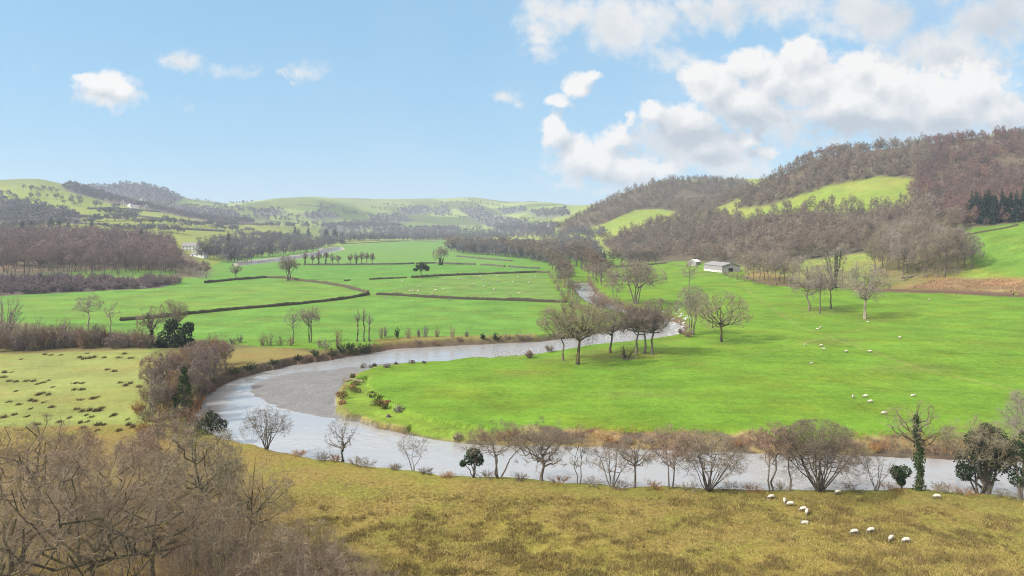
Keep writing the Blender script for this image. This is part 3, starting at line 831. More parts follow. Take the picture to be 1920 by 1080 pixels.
bare_plant('bank_tree', 'bare tree with a long limb stretching low over the river, next to ivied bush', 935, 893, 793, 135, 105, mc=M_TWIGB, stems=4, r0=.17, spread=.9, c0=.2, n1=14, n2=6, n3=4, tw=8, lean=(.03, 0), group=NBK)
bare_plant('bank_tree', 'bare tree with stout pale trunk and wide mop of twigs', 1015, 896, 788, 112, 106, mc=M_TWIGB, fork=.16, c0=.12, n1=16, n2=6, n3=4, tw=9, r0=.27, lead=.75, group=NBK)
bare_plant('bank_tree', 'slender tall bare tree with two thin parallel stems', 1085, 906, 800, 64, 107, mc=M_TWIGB, stems=2, r0=.12, spread=.25, c0=.3, n1=12, n2=6, n3=3, tw=7, group=NBK)
bare_plant('bank_tree', 'low bare tree of several spreading dark stems, shorter than its neighbours', 1147, 909, 818, 92, 108, mc=M_TWIGB, stems=6, r0=.12, spread=.9, c0=.1, n1=16, n2=6, n3=3, tw=6, group=NBK)
bare_plant('bank_tree', 'bare tree with dark trunk forking into a wide V', 1190, 911, 814, 76, 109, mc=M_TWIGB, fork=.3, c0=.25, n1=11, n2=6, n3=4, tw=8, r0=.18, up=.1, group=NBK)
bare_plant('bank_tree', 'bare tree with two upright dark trunks under a reddish crown', 1258, 914, 803, 100, 110, mc=M_TWIGR, stems=2, r0=.17, spread=.22, c0=.35, n1=16, n2=7, n3=4, tw=9, group=NBK)
bare_plant('willow_bush', 'round leafless willow bush fanning out from many stems, the smaller of two', 1328, 918, 814, 145, 111, mc=M_TWIGB, stems=16, r0=.12, spread=1., c0=.12, n1=44, n2=7, n3=3, tw=7, low=-.15, group=NBK, cat='bush')
bare_plant('bank_tree', 'bare tree with pale reddish twin trunks beside the big willow', 1447, 918, 794, 84, 112, mc=M_TWIGR, stems=2, r0=.17, spread=.3, c0=.3, n1=16, n2=7, n3=4, tw=9, group=NBK)
bare_plant('bank_tree', 'thin dark single stem half hidden in the big willow', 1481, 918, 806, 60, 113, mc=M_TWIGB, fork=.45, c0=.45, n1=9, n2=6, n3=3, tw=7, r0=.13, group=NBK)
bare_plant('willow_bush', 'largest round leafless willow bush with dense brown dome of twigs', 1536, 919, 790, 168, 114, mc=M_TWIGB, stems=18, r0=.14, spread=1., c0=.12, n1=56, n2=7, n3=4, tw=7, low=-.15, group=NBK, cat='bush')
bare_plant('bush', 'sparse low bare bush of thin crossing stems by the ivied stump', 1642, 917, 848, 66, 115, mc=M_TWIGB, stems=6, r0=.08, spread=1.1, c0=.05, n1=10, n2=5, n3=2, tw=5, group=NBK, cat='bush')
bare_plant('ivied_tree', 'tall ivy clad tree with thick green trunk and knobbly bare limbs', 1722, 916, 752, 128, 117, mt=M_OAKTRUNK, mc=M_TWIGO, fork=.38, c0=.3, n1=12, n2=5, n3=3, tw=5, r0=.32, lead=.9, up=.0, ivy=(.85, 2600, .15, .8), group=NBK)
def ivy_clump(name, label, px, py, lumps, n, size, m, seed, stems=None, cat='bush', group=None, extra=None):
    """evergreen mass: lumps are (dx px, height px, radius px) about the base"""
    loc, y = place(px, py)
    cs = [(px2m(a, y), rngc.uniform(-.3, .3) * px2m(r, y), px2m(h, y)) for a, h, r in lumps]; rs = [px2m(r, y) for a, h, r in lumps]
    parts = [('foliage', leafy_lumps(seed, cs, rs, n, size).mesh('foliage', m))]
    H = max(c[2] for c in cs)
    g = Geo()
    for i, c in enumerate(cs):
        c = np.array(c); b = np.array([rngc.uniform(-.25, .25), rngc.uniform(-.2, .2), -.1])
        g.tube(bez(b, np.array([c[0] * .3, c[1] * .3, c[2] * .6]), c, 5, .03, rngc), np.linspace(.028, .01, 5) * H, 5)
        A = np.repeat(c[None], 26, 0); 
        if extra: g.twigs(A, A + unit(rngc.normal(size=A.shape) + np.array([0, 0, .3])) * rs[i] * rngc.uniform(.8, 1.5, (26, 1)), extra, rngc)
    parts.insert(0, ('stems', g.mesh('stems', M_TRUNK)))
    return plant(name, label, cat, parts, loc, group=group)
rngc = np.random.default_rng(44)
ivy_clump('ivied_bush', 'dark green ivied bush leaning over the river on bare stems', 888, 889, [(-8,36,11),(-2,46,11),(6,42,12),(10,30,10),(-20,27,6)], 240, .16, M_IVY, 201, extra=.03, group=NBK)
ivy_clump('ivied_stump', 'short stump smothered in bright green ivy', 1690, 914, [(-4,26,13),(-12,34,11),(6,33,12),(0,14,8)], 330, .16, M_IVY, 202, group=NBK)
ivy_clump('ivied_tree', 'bushy ivy covered tree, dark and dense, brown twigs poking out', 1850, 922, [(-30,60,26),(-8,80,28),(14,104,24),(24,84,24),(-24,100,20),(4,50,30),(30,58,20),(-40,40,16),(0,120,14)], 620, .15, M_EVER, 203, extra=.035, group=NBK)
bare_plant('bank_tree', 'loose bare brown tree behind the dense ivy covered tree', 1835, 921, 782, 120, 123, mc=M_TWIGO, stems=5, r0=.16, spread=1., c0=.2, n1=24, n2=6, n3=4, tw=7, group=NBK)
ivy_clump('ivied_tree', 'dark green ivied tree cut by the picture edge at the river', 1914, 938, [(0,40,18),(6,72,22),(-8,96,18),(18,110,20)], 420, .15, M_IVY, 204, extra=.03, group=NBK)
bare_plant('bare_tree', 'large bare pale crowned tree reaching in from the picture edge', 1966, 900, 722, 180, 125, mc=M_TWIGG, fork=.2, c0=.2, n1=20, n2=8, n3=5, tw=9, r0=.3, group=NBK)
for i, (px, py, w, h, m) in enumerate([(604,848,16,20,M_TWIGR),(628,852,14,15,M_TWIGR),(668,862,22,18,M_BRACK),(690,868,26,14,M_BRACK),(560,846,18,13,M_BRACK),(742,874,14,12,M_BRACK),(800,886,20,12,M_BRACK),(838,890,16,10,M_BRACK),(912,894,22,12,0),(975,898,26,12,0),(1050,905,24,12,0),(1110,909,26,14,0),(1165,911,24,12,0),(1225,914,26,13,0),(1290,918,30,14,0),(1372,919,30,14,0),(1410,919,28,16,0),(1465,919,30,15,0),(1595,919,34,14,0),(1668,918,30,16,0),(1750,919,34,16,0),(1785,921,34,18,0),(1810,924,30,14,0),(1885,932,30,16,0)]):
    loc, y = place(px, py)
    plant('bank_scrub', 'rust brown scrub clump on the grassy lip above the bright water', 'bush', [('stems', shrub(300 + i, px2m(h, y) * .9, px2m(w, y) * 2.2, 26, 16, .45, .035).mesh('stems', [M_TWIGB, M_BRACK, M_TWIGO][i % 3]))], loc, i, group='brown scrub on the near bank')

# ================================================================== clump on the peninsula and single trees in the sheep field
bare_plant = _bp
PC = 'bare oaks beside the river bend'
bare_plant('oak', 'slim bare oak with bent trunk, outermost of the river bend clump', 1056, 676, 566, 98, 131, mc=M_TWIGO, fork=.3, c0=.28, n1=14, n2=7, n3=5, tw=9, r0=.3, lean=(-.05, 0), group=PC)
bare_plant('oak', 'tallest bare oak with thick crooked forking trunk in the river clump', 1083, 683, 556, 141, 132, mt=M_OAKTRUNK, mc=M_TWIGO, fork=.3, c0=.28, n1=18, n2=8, n3=6, tw=9, r0=.55, lead=.6, up=.1, group=PC)
bare_plant('oak', 'bare oak with straight trunk standing between bent oak and the dark pair', 1144, 661, 551, 110, 133, mc=M_TWIG, fork=.22, c0=.22, n1=16, n2=8, n3=6, tw=9, r0=.4, group=PC)
bare_plant('oak', 'dark dense crowned bare oak nearest the dead stump', 1193, 664, 562, 98, 134, mc=M_TWIG, fork=.3, c0=.28, n1=16, n2=8, n3=6, tw=9, r0=.36, group=PC)
bare_plant('oak', 'bare oak wedged in the middle of the dark trio', 1208, 663, 566, 84, 135, mc=M_TWIG, fork=.35, c0=.35, n1=14, n2=7, n3=5, tw=9, r0=.33, group=PC)
bare_plant('oak', 'dark bare oak whose low bough trails to the grass', 1223, 665, 558, 100, 136, mc=M_TWIG, fork=.32, c0=.3, n1=16, n2=8, n3=6, tw=9, r0=.36, lean=(.04, 0), group=PC)
bare_plant('oak', 'solitary spreading bare oak on the grass past the rapids', 1353, 641, 543, 134, 137, mt=M_OAKTRUNK, mc=M_TWIGO, fork=.22, c0=.2, n1=16, n2=7, n3=5, tw=8, r0=.42, lead=.6, lean=(-.03, 0), group=PC)
bare_plant('willow_tree', 'pale brown feathery willow beside the rapids', 1300, 628, 528, 74, 138, mc=M_TWIGG, stems=7, r0=.2, spread=.7, c0=.05, n1=22, n2=7, n3=4, tw=8, group=PC)
bare_plant('oak', 'big domed bare oak with several trunks across the river', 1192, 570, 488, 117, 139, mc=M_TWIG, stems=4, r0=.5, spread=.6, c0=.18, n1=24, n2=8, n3=6, tw=9, group=PC)
bare_plant('bare_tree', 'smaller bare tree tucked beside the big domed oak', 1152, 566, 508, 44, 140, mc=M_TWIGO, stems=3, r0=.2, spread=.5, c0=.1, n1=12, n2=6, n3=4, tw=8, group=PC)
bare_plant('bare_tree', 'thin open bare tree on the crest below the barn', 1292, 546, 486, 42, 141, mc=M_TWIGG, fork=.4, c0=.25, n1=12, n2=5, n3=3, tw=5, r0=.3, lead=.95, low=-.5, group=PC)
RF = 'bare trees in the upper sheep field'
bare_plant('oak', 'bare tree with dark trunk and drooping outer boughs, first of a trio', 1517, 583, 478, 86, 142, mc=M_TWIGG, fork=.3, c0=.2, n1=16, n2=7, n3=5, tw=8, r0=.42, low=-.5, group=RF)
bare_plant('oak', 'thin trunked bare tree in the middle of the trio', 1537, 588, 492, 56, 143, mc=M_TWIGG, fork=.4, c0=.3, n1=12, n2=6, n3=4, tw=8, r0=.28, group=RF)
bare_plant('oak', 'bare tree with outstretched side boughs, last of the trio', 1559, 579, 488, 66, 144, mc=M_TWIG, fork=.35, c0=.25, n1=13, n2=6, n3=4, tw=8, r0=.33, group=RF)
bare_plant('oak', 'vase shaped bare tree with pale gnarled trunk foot', 1622, 598, 484, 100, 145, mt=M_PALE, mc=M_TWIGG, fork=.3, c0=.24, n1=18, n2=7, n3=5, tw=8, r0=.55, lead=.5, up=-.1, group=RF)
bare_plant('ivied_tree', 'dark spiky ivied tree at the field edge behind the trio', 1565, 540, 462, 52, 146, mc=M_TWIG, stems=6, r0=.3, spread=.9, c0=.2, n1=14, n2=5, n3=3, tw=6, ivy=(.9, 500, .3, .9), group=RF)
bare_plant('bare_tree', 'very slender bare tree rising beside the spiky ivied tree', 1580, 540, 448, 26, 147, mc=M_TWIGG, fork=.45, c0=.35, n1=10, n2=4, n3=3, tw=5, r0=.22, lead=.95, group=RF)
GR = 'bare trees in the grove on the steep bank'
for i, (px, py, top, w, kw) in enumerate([(1655,500,420,54,{}),(1684,505,404,62,{}),(1700,512,408,60,{}),(1728,505,404,66,{}),(1752,512,412,60,{}),(1772,520,418,58,{}),(1796,512,418,56,{}),(1822,505,436,44,{}),(1668,488,412,50,{}),(1740,492,410,60,{}),(1712,490,400,60,{}),(1640,508,440,40,{}),(1662,512,436,50,{}),(1694,520,430,56,{}),(1736,520,434,56,{}),(1760,498,416,60,{}),(1784,496,420,56,{}),(1716,498,398,62,{}),(1808,498,424,50,{})]):
    bare_plant('bare_tree', ['bare tree in the grove at the edge toward the green rise', 'bare tree inside the grove on the steep bank'][0 if i == 7 else 1], px, py, top, w, 150 + i, mc=[M_TWIG, M_TWIGG, M_TWIGO][i % 3], fork=.25, c0=.15, n1=16, n2=7, n3=4, tw=8, r0=.36 if i % 2 else .26, low=-.4, group=GR)
BB = 'bare trees below the barn'
for i, (px, py, top, w) in enumerate([(1402,522,462,40),(1412,527,468,46),(1424,529,464,44),(1440,532,468,46),(1455,535,466,40),(1470,534,470,44),(1432,524,458,40),(1486,536,476,36),(1462,528,462,40),(1398,512,466,30)]):
    bare_plant('bare_tree', 'bare branching tree in the row beside the barn', px, py, top, w, 170 + i, mc=[M_TWIG, M_TWIGO][i % 2], fork=.3, c0=.15, n1=14, n2=6, n3=4, tw=8, r0=.28, low=-.4, group=BB)
for i, (px, py, w, h) in enumerate([(1360,517,16,14),(1372,521,20,16),(1385,524,24,18),(1398,527,20,14),(1420,533,26,12),(1445,537,24,11),(1500,540,26,12),(1730,520,40,22),(1760,520,44,26),(1790,518,40,22),(1700,508,30,16),(1640,538,24,14),(1480,530,22,16)]):
    loc, y = place(px, py)
    plant('bramble_bush', 'leafless bramble thicket at the foot of the rough bank', 'bush', [('stems', shrub(330 + i, px2m(h, y) * 1.2, px2m(w, y) * 1.2, 26, 16, .9, .08).mesh('stems', [M_TWIG, M_TWIGO, M_TWIGR][i % 3]))], loc, i, group='bramble thickets along the upper field edge')

# ================================================================== trees of the far fields
FT = 'single bare trees in the far hedges'
bare_plant('bare_tree', 'small round bare tree on the far hedge, half as tall as its neighbour', 442, 525, 494, 24, 401, fork=.3, c0=.3, n1=12, n2=6, n3=3, tw=8, r0=.4, group=FT)
bare_plant('bare_tree', 'larger rounded bare tree at the hedge corner in the far pasture', 541, 526, 476, 42, 402, stems=3, r0=.5, spread=.4, c0=.15, n1=18, n2=7, n3=4, tw=8, group=FT)
bare_plant('bare_tree', 'broad dark bare tree with split stems near the far tree line', 826, 497, 459, 32, 403, stems=4, r0=.5, spread=.9, c0=.1, n1=14, n2=6, n3=4, tw=8, ivy=(1.2, 300, .5, .35), group=FT)
def pine(px, py, top, w):
    loc, y = place(px, py); H = px2m(py - top, y); W = px2m(w, y)
    g = Geo(); rg = np.random.default_rng(5)
    g.tube(bez(np.array([0, 0, -.2]), np.array([.3, 0, H * .4]), np.array([.4, 0, H * .8]), 5, .02, rg), [H*.035, H*.03, H*.028, H*.02, H*.01], 6)
    cs = [(W*a, W*b, H*c) for a, b, c in [(-.33,0,.5),(-.2,.1,.72),(.05,0,.85),(.25,-.1,.75),(.38,.05,.5),(.0,.2,.7),(.2,.2,.6),(-.1,-.2,.62),(.4,0,.62)]]
    for c in cs: g.tube(bez(np.array([.2, 0, H*.4]), np.array([c[0]*.4, c[1]*.4, H*.55]), np.array(c), 4, .02, rg), [H*.016, H*.012, H*.009, H*.005], 4)
    lf = leafy_lumps(9, cs, [W*.16]*len(cs), 190, .42, .6)
    plant('pine_tree', 'dark evergreen pine with umbrella crown alone in the far pasture', 'tree', [('trunk', g.mesh('trunk', M_TRUNK)), ('crown', lf.mesh('crown', M_EVER))], loc)
pine(789, 521, 490, 30)
for i, (px, py, top, w) in enumerate([(572,497,470,10),(586,497,474,9),(598,497,466,13),(611,497,468,12),(623,497,474,12),(634,497,476,12),(657,496,474,11),(668,496,472,10),(678,496,470,11),(688,496,470,12),(698,496,472,10)]):
    bare_plant('bare_tree', 'narrow bare tree in the thin row across the far pasture', px, py, top, w, 410 + i, fork=.3, c0=.15, n1=10, n2=5, n3=3, tw=8, r0=.45, ivy=(1., 160, .5, .6) if i in (0, 2, 3, 7) else None, group='thin row of trees in the far pasture')
LH = 'trees over the hedge of the pale meadow'
bare_plant('bare_tree', 'bare open crowned tree rising from the scrub hedge, pale trunk', 165, 612, 547, 54, 431, mt=M_PALE, mc=M_TWIGG, fork=.3, c0=.2, n1=12, n2=6, n3=4, tw=7, r0=.3, lead=.9, group=LH)
bare_plant('bare_tree', 'crooked half dead bare tree with few long side limbs over the hedge', 207, 622, 564, 44, 432, mt=M_PALE, mc=M_TWIGG, fork=.35, c0=.3, n1=8, n2=4, n3=2, tw=4, r0=.26, lead=.95, group=LH)
bare_plant('ivied_tree', 'leaning tree with ivy wrapped trunk between the hedge and the dark bush', 286, 648, 572, 56, 433, mc=M_TWIGO, fork=.3, c0=.3, n1=12, n2=6, n3=4, tw=7, r0=.4, lean=(-.05, 0), ivy=(.9, 700, .25, .8), group=LH)
bare_plant('bare_tree', 'round topped bare tree standing behind the dark evergreen bush', 325, 646, 559, 56, 434, mc=M_TWIGO, fork=.4, c0=.4, n1=14, n2=7, n3=5, tw=8, r0=.32, group=LH)
ivy_clump('evergreen_bush', 'large dark evergreen bush at the end of the scrub hedge', 326, 651, [(-16,16,17),(2,26,20),(20,20,17),(26,36,11),(-6,40,13),(10,8,16),(-24,8,10),(30,8,10)], 330, .38, M_EVER, 441, cat='bush')
bare_plant('bare_tree', 'thin open bare tree, slighter of two above the dark river bank', 550, 644, 574, 40, 451, mc=M_TWIGG, fork=.35, c0=.25, n1=10, n2=5, n3=3, tw=6, r0=.2, lead=.9, group=LH)
bare_plant('bare_tree', 'fan shaped bare tree, fuller of two above the dark river bank', 581, 642, 569, 50, 452, mc=M_TWIGG, stems=3, r0=.24, spread=.35, c0=.3, n1=14, n2=6, n3=4, tw=7, group=LH)
for i, (px, py, top, w, l) in enumerate([(670,640,577,14,'ivied bare pole of a tree, first of three by the dark bank'),(682,640,574,12,'thinnest bare pole of three by the dark bank'),(693,641,584,18,'stubby ivied tree, shortest of three poles by the dark bank')]):
    bare_plant('ivied_tree', l, px, py, top, w, 455 + i, mc=M_TWIGG, fork=.5, c0=.4, n1=7, n2=4, n3=2, tw=4, r0=.22, lead=.98, ivy=(.32, 150, .22, .7), group=LH)
# scrub hedge of the pale meadow: many separate bushes
def bush(name, label, px, py, w, h, seed, m, n=22, tw=16, group=None, tl=.7, tww=.06):
    loc, y = place(px, py)
    return plant(name, label, 'bush', [('stems', shrub(seed, px2m(h, y), px2m(w, y), n, tw, tl, tww).mesh('stems', m))], loc, seed, group=group)
G1 = 'bare scrub bushes of the meadow hedge'
for i in range(26):
    px = -20 + i * 11.8 + rngc.uniform(-4, 4); py = 660 - i * .35 + rngc.uniform(-9, 1)
    bush('hedge_bush', 'bare brown scrub bush in the hedge behind the pale meadow', px, py, rngc.uniform(36, 54), rngc.uniform(38, 66) * (1 - .3 * (i > 16)), 500 + i, [M_TWIGR, M_TWIG, M_WOODL][i % 3], 34, 46, G1, 1.2, .05)
bush('hedge_bush', 'taller grey scrub standing at the picture edge over the meadow hedge', 2, 640, 80, 108, 540, M_WOODL, 46, 40, None, 1.2, .06)
G2 = 'scrub along the outer river bank'
for i, (px, py, w, h, m) in enumerate([(395,655,44,34,1),(412,648,40,36,0),(436,645,20,14,2),(450,642,16,20,2),(492,648,22,28,1),(505,648,24,32,0),(525,648,22,26,0),(545,648,24,22,1),(600,652,24,22,0),(612,655,26,24,2),(634,652,30,44,1),(640,662,30,22,3),(660,664,30,24,3),(678,662,30,22,3),(655,656,22,18,3),(690,662,24,20,3),(700,655,22,14,1),(590,668,24,14,3),(560,676,26,12,3),(622,668,28,16,3),(515,684,26,12,3),(470,694,30,14,3),(440,702,34,18,3),(715,634,14,26,1),(722,632,10,22,2),(745,634,12,22,3),(765,634,16,26,1),(785,632,8,18,2),(797,632,16,28,2),(820,632,14,22,1),(848,634,16,28,1),(875,632,10,14,2),(930,638,22,16,3),(950,637,18,14,1),(972,636,20,16,0),(990,636,16,12,0),(905,636,14,12,3),(862,640,20,9,1),(780,644,24,9,1),(815,646,20,7,1)]):
    bush('bank_bush', ['bare brown bush on the outer river bank', 'russet bare bush on the outer river bank', 'upright dark bare bush on the outer river bank', 'dark evergreen bramble hanging over the outer river bank'][m], px, py, w, h, 560 + i, [M_TWIG, M_TWIGR, M_SHRUBP, M_EVER][m], 20, 16, G2 + ['', ', russet', ', dark', ', evergreen'][m], .5, .07 if m < 3 else .13)
# brown riverside wood beside the pale meadow
G3 = 'brown alders between the pale meadow and the river'
for i, (px, py, top, w) in enumerate([(286,742,655,50),(302,756,660,48),(318,735,652,50),(338,728,648,54),(360,720,640,50),(385,706,632,48),(405,694,628,44),(350,760,676,44),(375,742,664,44),(330,772,690,48),(300,784,700,44),(420,684,636,40),(368,698,632,44),(396,722,655,40)]):
    bare_plant('alder_tree', 'bare brown alder in the thicket between pale meadow and river', px, py, top, w, 620 + i, mc=[M_TWIGR, M_TWIG, M_WOODL][i % 3], stems=[1, 3][i % 2], r0=.16, spread=.5, fork=.3, c0=.1, n1=16, n2=7, n3=5, tw=9, low=-.6, tww=.032, group=G3)
for i, (px, py, w, h) in enumerate([(276,752,44,40),(292,770,46,44),(312,784,48,44),(330,792,46,40),(352,796,50,40),(374,794,44,36),(366,772,44,44),(390,760,40,40),(384,738,40,36),(404,716,36,30),(346,740,44,44),(320,752,44,44),(300,800,40,36),(278,790,40,34),(262,776,30,28),(422,700,34,26),(330,812,44,34),(300,822,44,36),(270,815,40,34),(360,815,44,30)]):
    bush('thicket_bush', 'brown undergrowth bush in the thicket between pale meadow and river', px, py, w, h, 660 + i, [M_TWIGR, M_TWIGB, M_BRACK, M_TWIG][i % 4], 26, 22, 'undergrowth of the riverside thicket', .9, .045)
ivy_clump('ivied_tree', 'conical ivy smothered trunk in the brown riverside thicket', 345, 778, [(0,12,20),(-4,32,18),(0,52,13),(0,70,9),(0,84,6),(-26,22,14)], 420, .18, M_IVY, 640, group=None)
ivy_clump('ivied_bush', 'dark ivied bush overhanging the bright water under the riverside thicket', 398, 800, [(-14,16,15),(4,22,16),(16,16,13),(-2,34,12)], 330, .16, M_EVER, 641, extra=.03)

# ================================================================== prototypes for woods
def proto(seed, **kw):
    tr, cr, _ = bare(seed, **kw)
    return tr, cr
def merged(*gs):
    g = Geo()
    for q in gs: g.add(*q.get())
    return g
WOODP = [proto(700 + i, H=15, W=[8, 9, 7, 10][i % 4], fork=.35, c0=[.35, .2, .4, .15][i % 4], n1=11, n2=6, n3=4, tw=5, tl=1.1, tww=.10, r0=.24, lead=.85, low=-.4) for i in range(6)]
WOODM = [(t.mesh('trunk', M_TRUNK), c.mesh('branches', M_WOODL), c.mesh('branches', M_WOODR)) for t, c in WOODP]
TALLP = [proto(720 + i, H=18, W=[6, 7, 8, 7][i % 4], fork=.5, c0=.42, n1=10, n2=6, n3=4, tw=5, tl=1., tww=.09, r0=.22, lead=.9, low=-.5) for i in range(5)]
TALLM = [(t.mesh('trunk', M_TRUNK), c.mesh('branches', M_WOODL)) for t, c in TALLP]
LOWP = [merged(*proto(740 + i, H=12, W=[8, 9, 7, 10][i % 4], fork=.25, c0=[.08, .02, .15, .05][i % 4], n1=9, n2=6, n3=0, tw=8, tl=2.0, tww=.135, r0=.24, simple=True, low=-.9)).get() for i in range(7)]
FARP_ = [merged(*proto(760 + i, H=11, W=10, fork=.2, c0=.1, n1=6, n2=4, n3=0, tw=6, tl=2.6, tww=.5, r0=.3, simple=True)).get() for i in range(4)]
LARCHM = [c.mesh('branches', M_LARCH) for t, c in TALLP]
CONP = [conifer(780 + i, 18, 6.5, 22, 8, .5) for i in range(3)]
CONM = [(t.mesh('trunk', M_TRUNK), c.mesh('foliage', M_CONI)) for t, c in CONP]

def scatter(poly, sp, seed, dmax=4320):
    """points of a loosely even spread over a piece of ground"""
    rg = np.random.default_rng(seed); Pw = wpoly(poly, dmax)
    lo = Pw.min(0); hi = Pw.max(0)
    gx, gy = np.meshgrid(np.arange(lo[0], hi[0], sp), np.arange(lo[1], hi[1], sp))
    x = gx.ravel() + rg.uniform(-.48, .48, gx.size) * sp; y = gy.ravel() + rg.uniform(-.48, .48, gx.size) * sp
    k = inside(Pw, x, y) & (y > 30)
    return x[k], y[k]
def thin(pts, sc, lo):
    x, y = pts; return keep(pts, fbm(x / sc, y / sc, 4, 63) > lo)
def mass(name, label, m, pts, protos, smin, smax, seed):
    print(name, len(pts[0]), 'plants')
    rg = np.random.default_rng(seed); x, y = pts
    z = zat(x, y); V = []; T = []; TI = []; n = 0
    for i in range(len(x)):
        pv, pt = protos[rg.integers(len(protos))]
        s = rg.uniform(smin, smax); a = rg.uniform(0, 6.283); c, q = math.cos(a) * s, math.sin(a) * s
        v = np.stack([pv[:, 0] * c - pv[:, 1] * q + x[i], pv[:, 0] * q + pv[:, 1] * c + y[i], pv[:, 2] * s * rg.uniform(.85, 1.2) + z[i] - .2], 1)
        V.append(v.astype(np.float32)); T.append(pt + n); n += len(v); TI.append(np.full(len(v), rg.uniform(0, 1), np.float32))
    me = mesh_np(name, np.concatenate(V), np.concatenate(T), None, [m], None, False, {'tint': ('FLOAT', np.concatenate(TI))})
    return tag(ob(name, me), label, None, None, 'stuff')
def visible(x, y, h=8):
    px = CX + F * x / y
    return (px > -25) & (px < 1945)
N_IND = [0]
def individuals(name, label, group, pts, meshes, smin, smax, seed, cat='tree', jm=None):
    rg = np.random.default_rng(seed); src = {}
    for x, y in zip(*pts):
        k = int(rg.integers(len(meshes))); s = rg.uniform(smin, smax); rz = rg.uniform(0, 6.283)
        loc = (x, y, float(zat(x, y)) - .15); sz = s * rg.uniform(.85, 1.15)
        if k not in src:
            src[k] = plant(name, label, cat, [(pn, me) for pn, me in meshes[k]], loc, rz, s, sz, group)
        else:
            o = src[k].copy(); COL.objects.link(o); o.location = loc; o.rotation_euler = (0, 0, rz); o.scale = (s, s, sz)
            for ch in src[k].children:
                c = ch.copy(); COL.objects.link(c); c.parent = o
        N_IND[0] += 1
def nearest(pts, n, far_first=False):
    x, y = pts; o = np.argsort(y); return (x[o[:n]], y[o[:n]]), (x[o[n:]], y[o[n:]])
def keep(pts, f): 
    x, y = pts; return x[f], y[f]

# left wood on its bank
p = scatter([(-60,518),(330,517),(388,523),(396,510),(350,490),(250,488),(-60,496)], 8.2, 801)
pxx = CX + F * p[0] / p[1]; p = keep(p, visible(*p) & ((pxx < 340) | (p[1] < 530))); pend = keep(p, CX + F * p[0] / p[1] >= 335); p = keep(p, CX + F * p[0] / p[1] < 335); near, rest = nearest(p, 85)
individuals('wood_tree', 'tall thin bare tree in the purple brown wood behind the scrub bank', 'tall bare trees of the purple brown wood', near, [[('trunk', t), ('branches', c)] for t, c in TALLM], .62, 1.2, 802)
individuals('wood_tree', 'lower bare tree at the tapering end of the purple brown wood', 'trees at the tapering end of the wood', pend, [[('trunk', t), ('branches', c)] for t, c in TALLM], .45, .68, 823)
p2 = scatter([(-60,496),(250,488),(350,490),(396,508),(392,500),(345,470),(260,452),(100,446),(-60,440)], 9.5, 803)
pxx = CX + F * p2[0] / p2[1]; p2 = keep(p2, pxx < 322)
mass('purple_wood', 'bare purple brown wood rising behind its front row of trees', M_WOODL, (np.concatenate([rest[0], p2[0]]), np.concatenate([rest[1], p2[1]])), LOWP, .9, 1.7, 804)
pb = scatter([(-30,556),(60,551),(200,544),(300,539),(345,532),(330,524),(200,522),(-30,524)], 6.5, 805)
SHP = [[('stems', shrub(820 + i, 4.2, 6.5, 26, 24, 1.2, .11).mesh('stems', M_SHRUBP))] for i in range(4)]
pb = keep(pb, visible(*pb)); near, rest = nearest(pb, 150)
individuals('scrub_bush', 'dark purple leafless scrub bush on the bank below the tall wood', 'dark scrub on the bank of the wood', near, SHP, .5, 1.75, 806, 'bush')
# conifers and dark evergreens among them
for i, (px, py, h, w) in enumerate([(172,446,36,20),(265,462,36,16),(160,446,24,22),(42,440,30,26),(58,440,28,22),(96,440,34,26),(110,440,30,24),(128,442,28,26),(428,470,38,16),(395,478,22,14),(553,440,18,12),(560,444,16,16),(578,444,18,14),(612,452,24,26),(628,452,24,22),(642,456,22,14),(30,470,22,22)]):
    loc, y = place(px, py); H = px2m(h, y); k = i % 3
    o = plant('conifer_tree', ['tall pointed conifer standing out of the purple brown wood', 'dark conifer in the far part of the wooded valley side'][0 if i < 2 else 1], 'tree', [('trunk', CONM[k][0]), ('foliage', CONM[k][1])], loc, i, H / 18 * (w / h) * 2.6, H / 18, ['pointed conifers above the purple wood', 'dark conifers of the far valley side'][0 if i < 2 else 1])
# conifer block on the right hillside
p = scatter([(1822,424),(1925,416),(1925,402),(1818,410)], 5.5, 807); p = keep(p, visible(*p)); p, _ = nearest(p, 60)
individuals('conifer_tree', 'dark green conifer in the dense block on the hillside', 'block of dark conifers on the hillside', p, [[('trunk', a), ('foliage', b)] for a, b in CONM], .95, 1.15, 808)
# right hillside: belt of woodland above the barn, then the hill woods
p = scatter(RW3, 9.0, 811, 1100); p = keep(p, visible(*p)); near, rest = nearest(p, 95)
individuals('bare_tree', 'grey brown bare tree in the woodland belt above the barn', 'bare trees of the woodland belt above the barn', near, [[('trunk', t), ('branches', c2)] for t, c, c2 in WOODM], .6, 1.2, 812)
mass('woodland_belt', 'bare grey brown woodland covering the foot of the hill', M_WOODR, thin(rest, 38, .30), LOWP, .6, 1.5, 813)
p = scatter(RW1, 7.8, 814, 935); p = keep(p, visible(*p)); pr = CX + F * p[0] / p[1] + 130 * (fbm(p[0] / 60, p[1] / 60, 3, 9) - .5)
mass('hillside_wood', 'bare grey brown wood clothing the nearer hill above the steep field', M_WOODR, thin(keep(p, pr < 1735), 38, .30), LOWP, .55, 1.5, 815)
mass('red_hillside_wood', 'dark red brown wood on the shoulder of the nearer hill', M_WOODRED, thin(keep(p, pr >= 1735), 38, .30), LOWP, .5, 1.3, 818)
rg = np.random.default_rng(88)
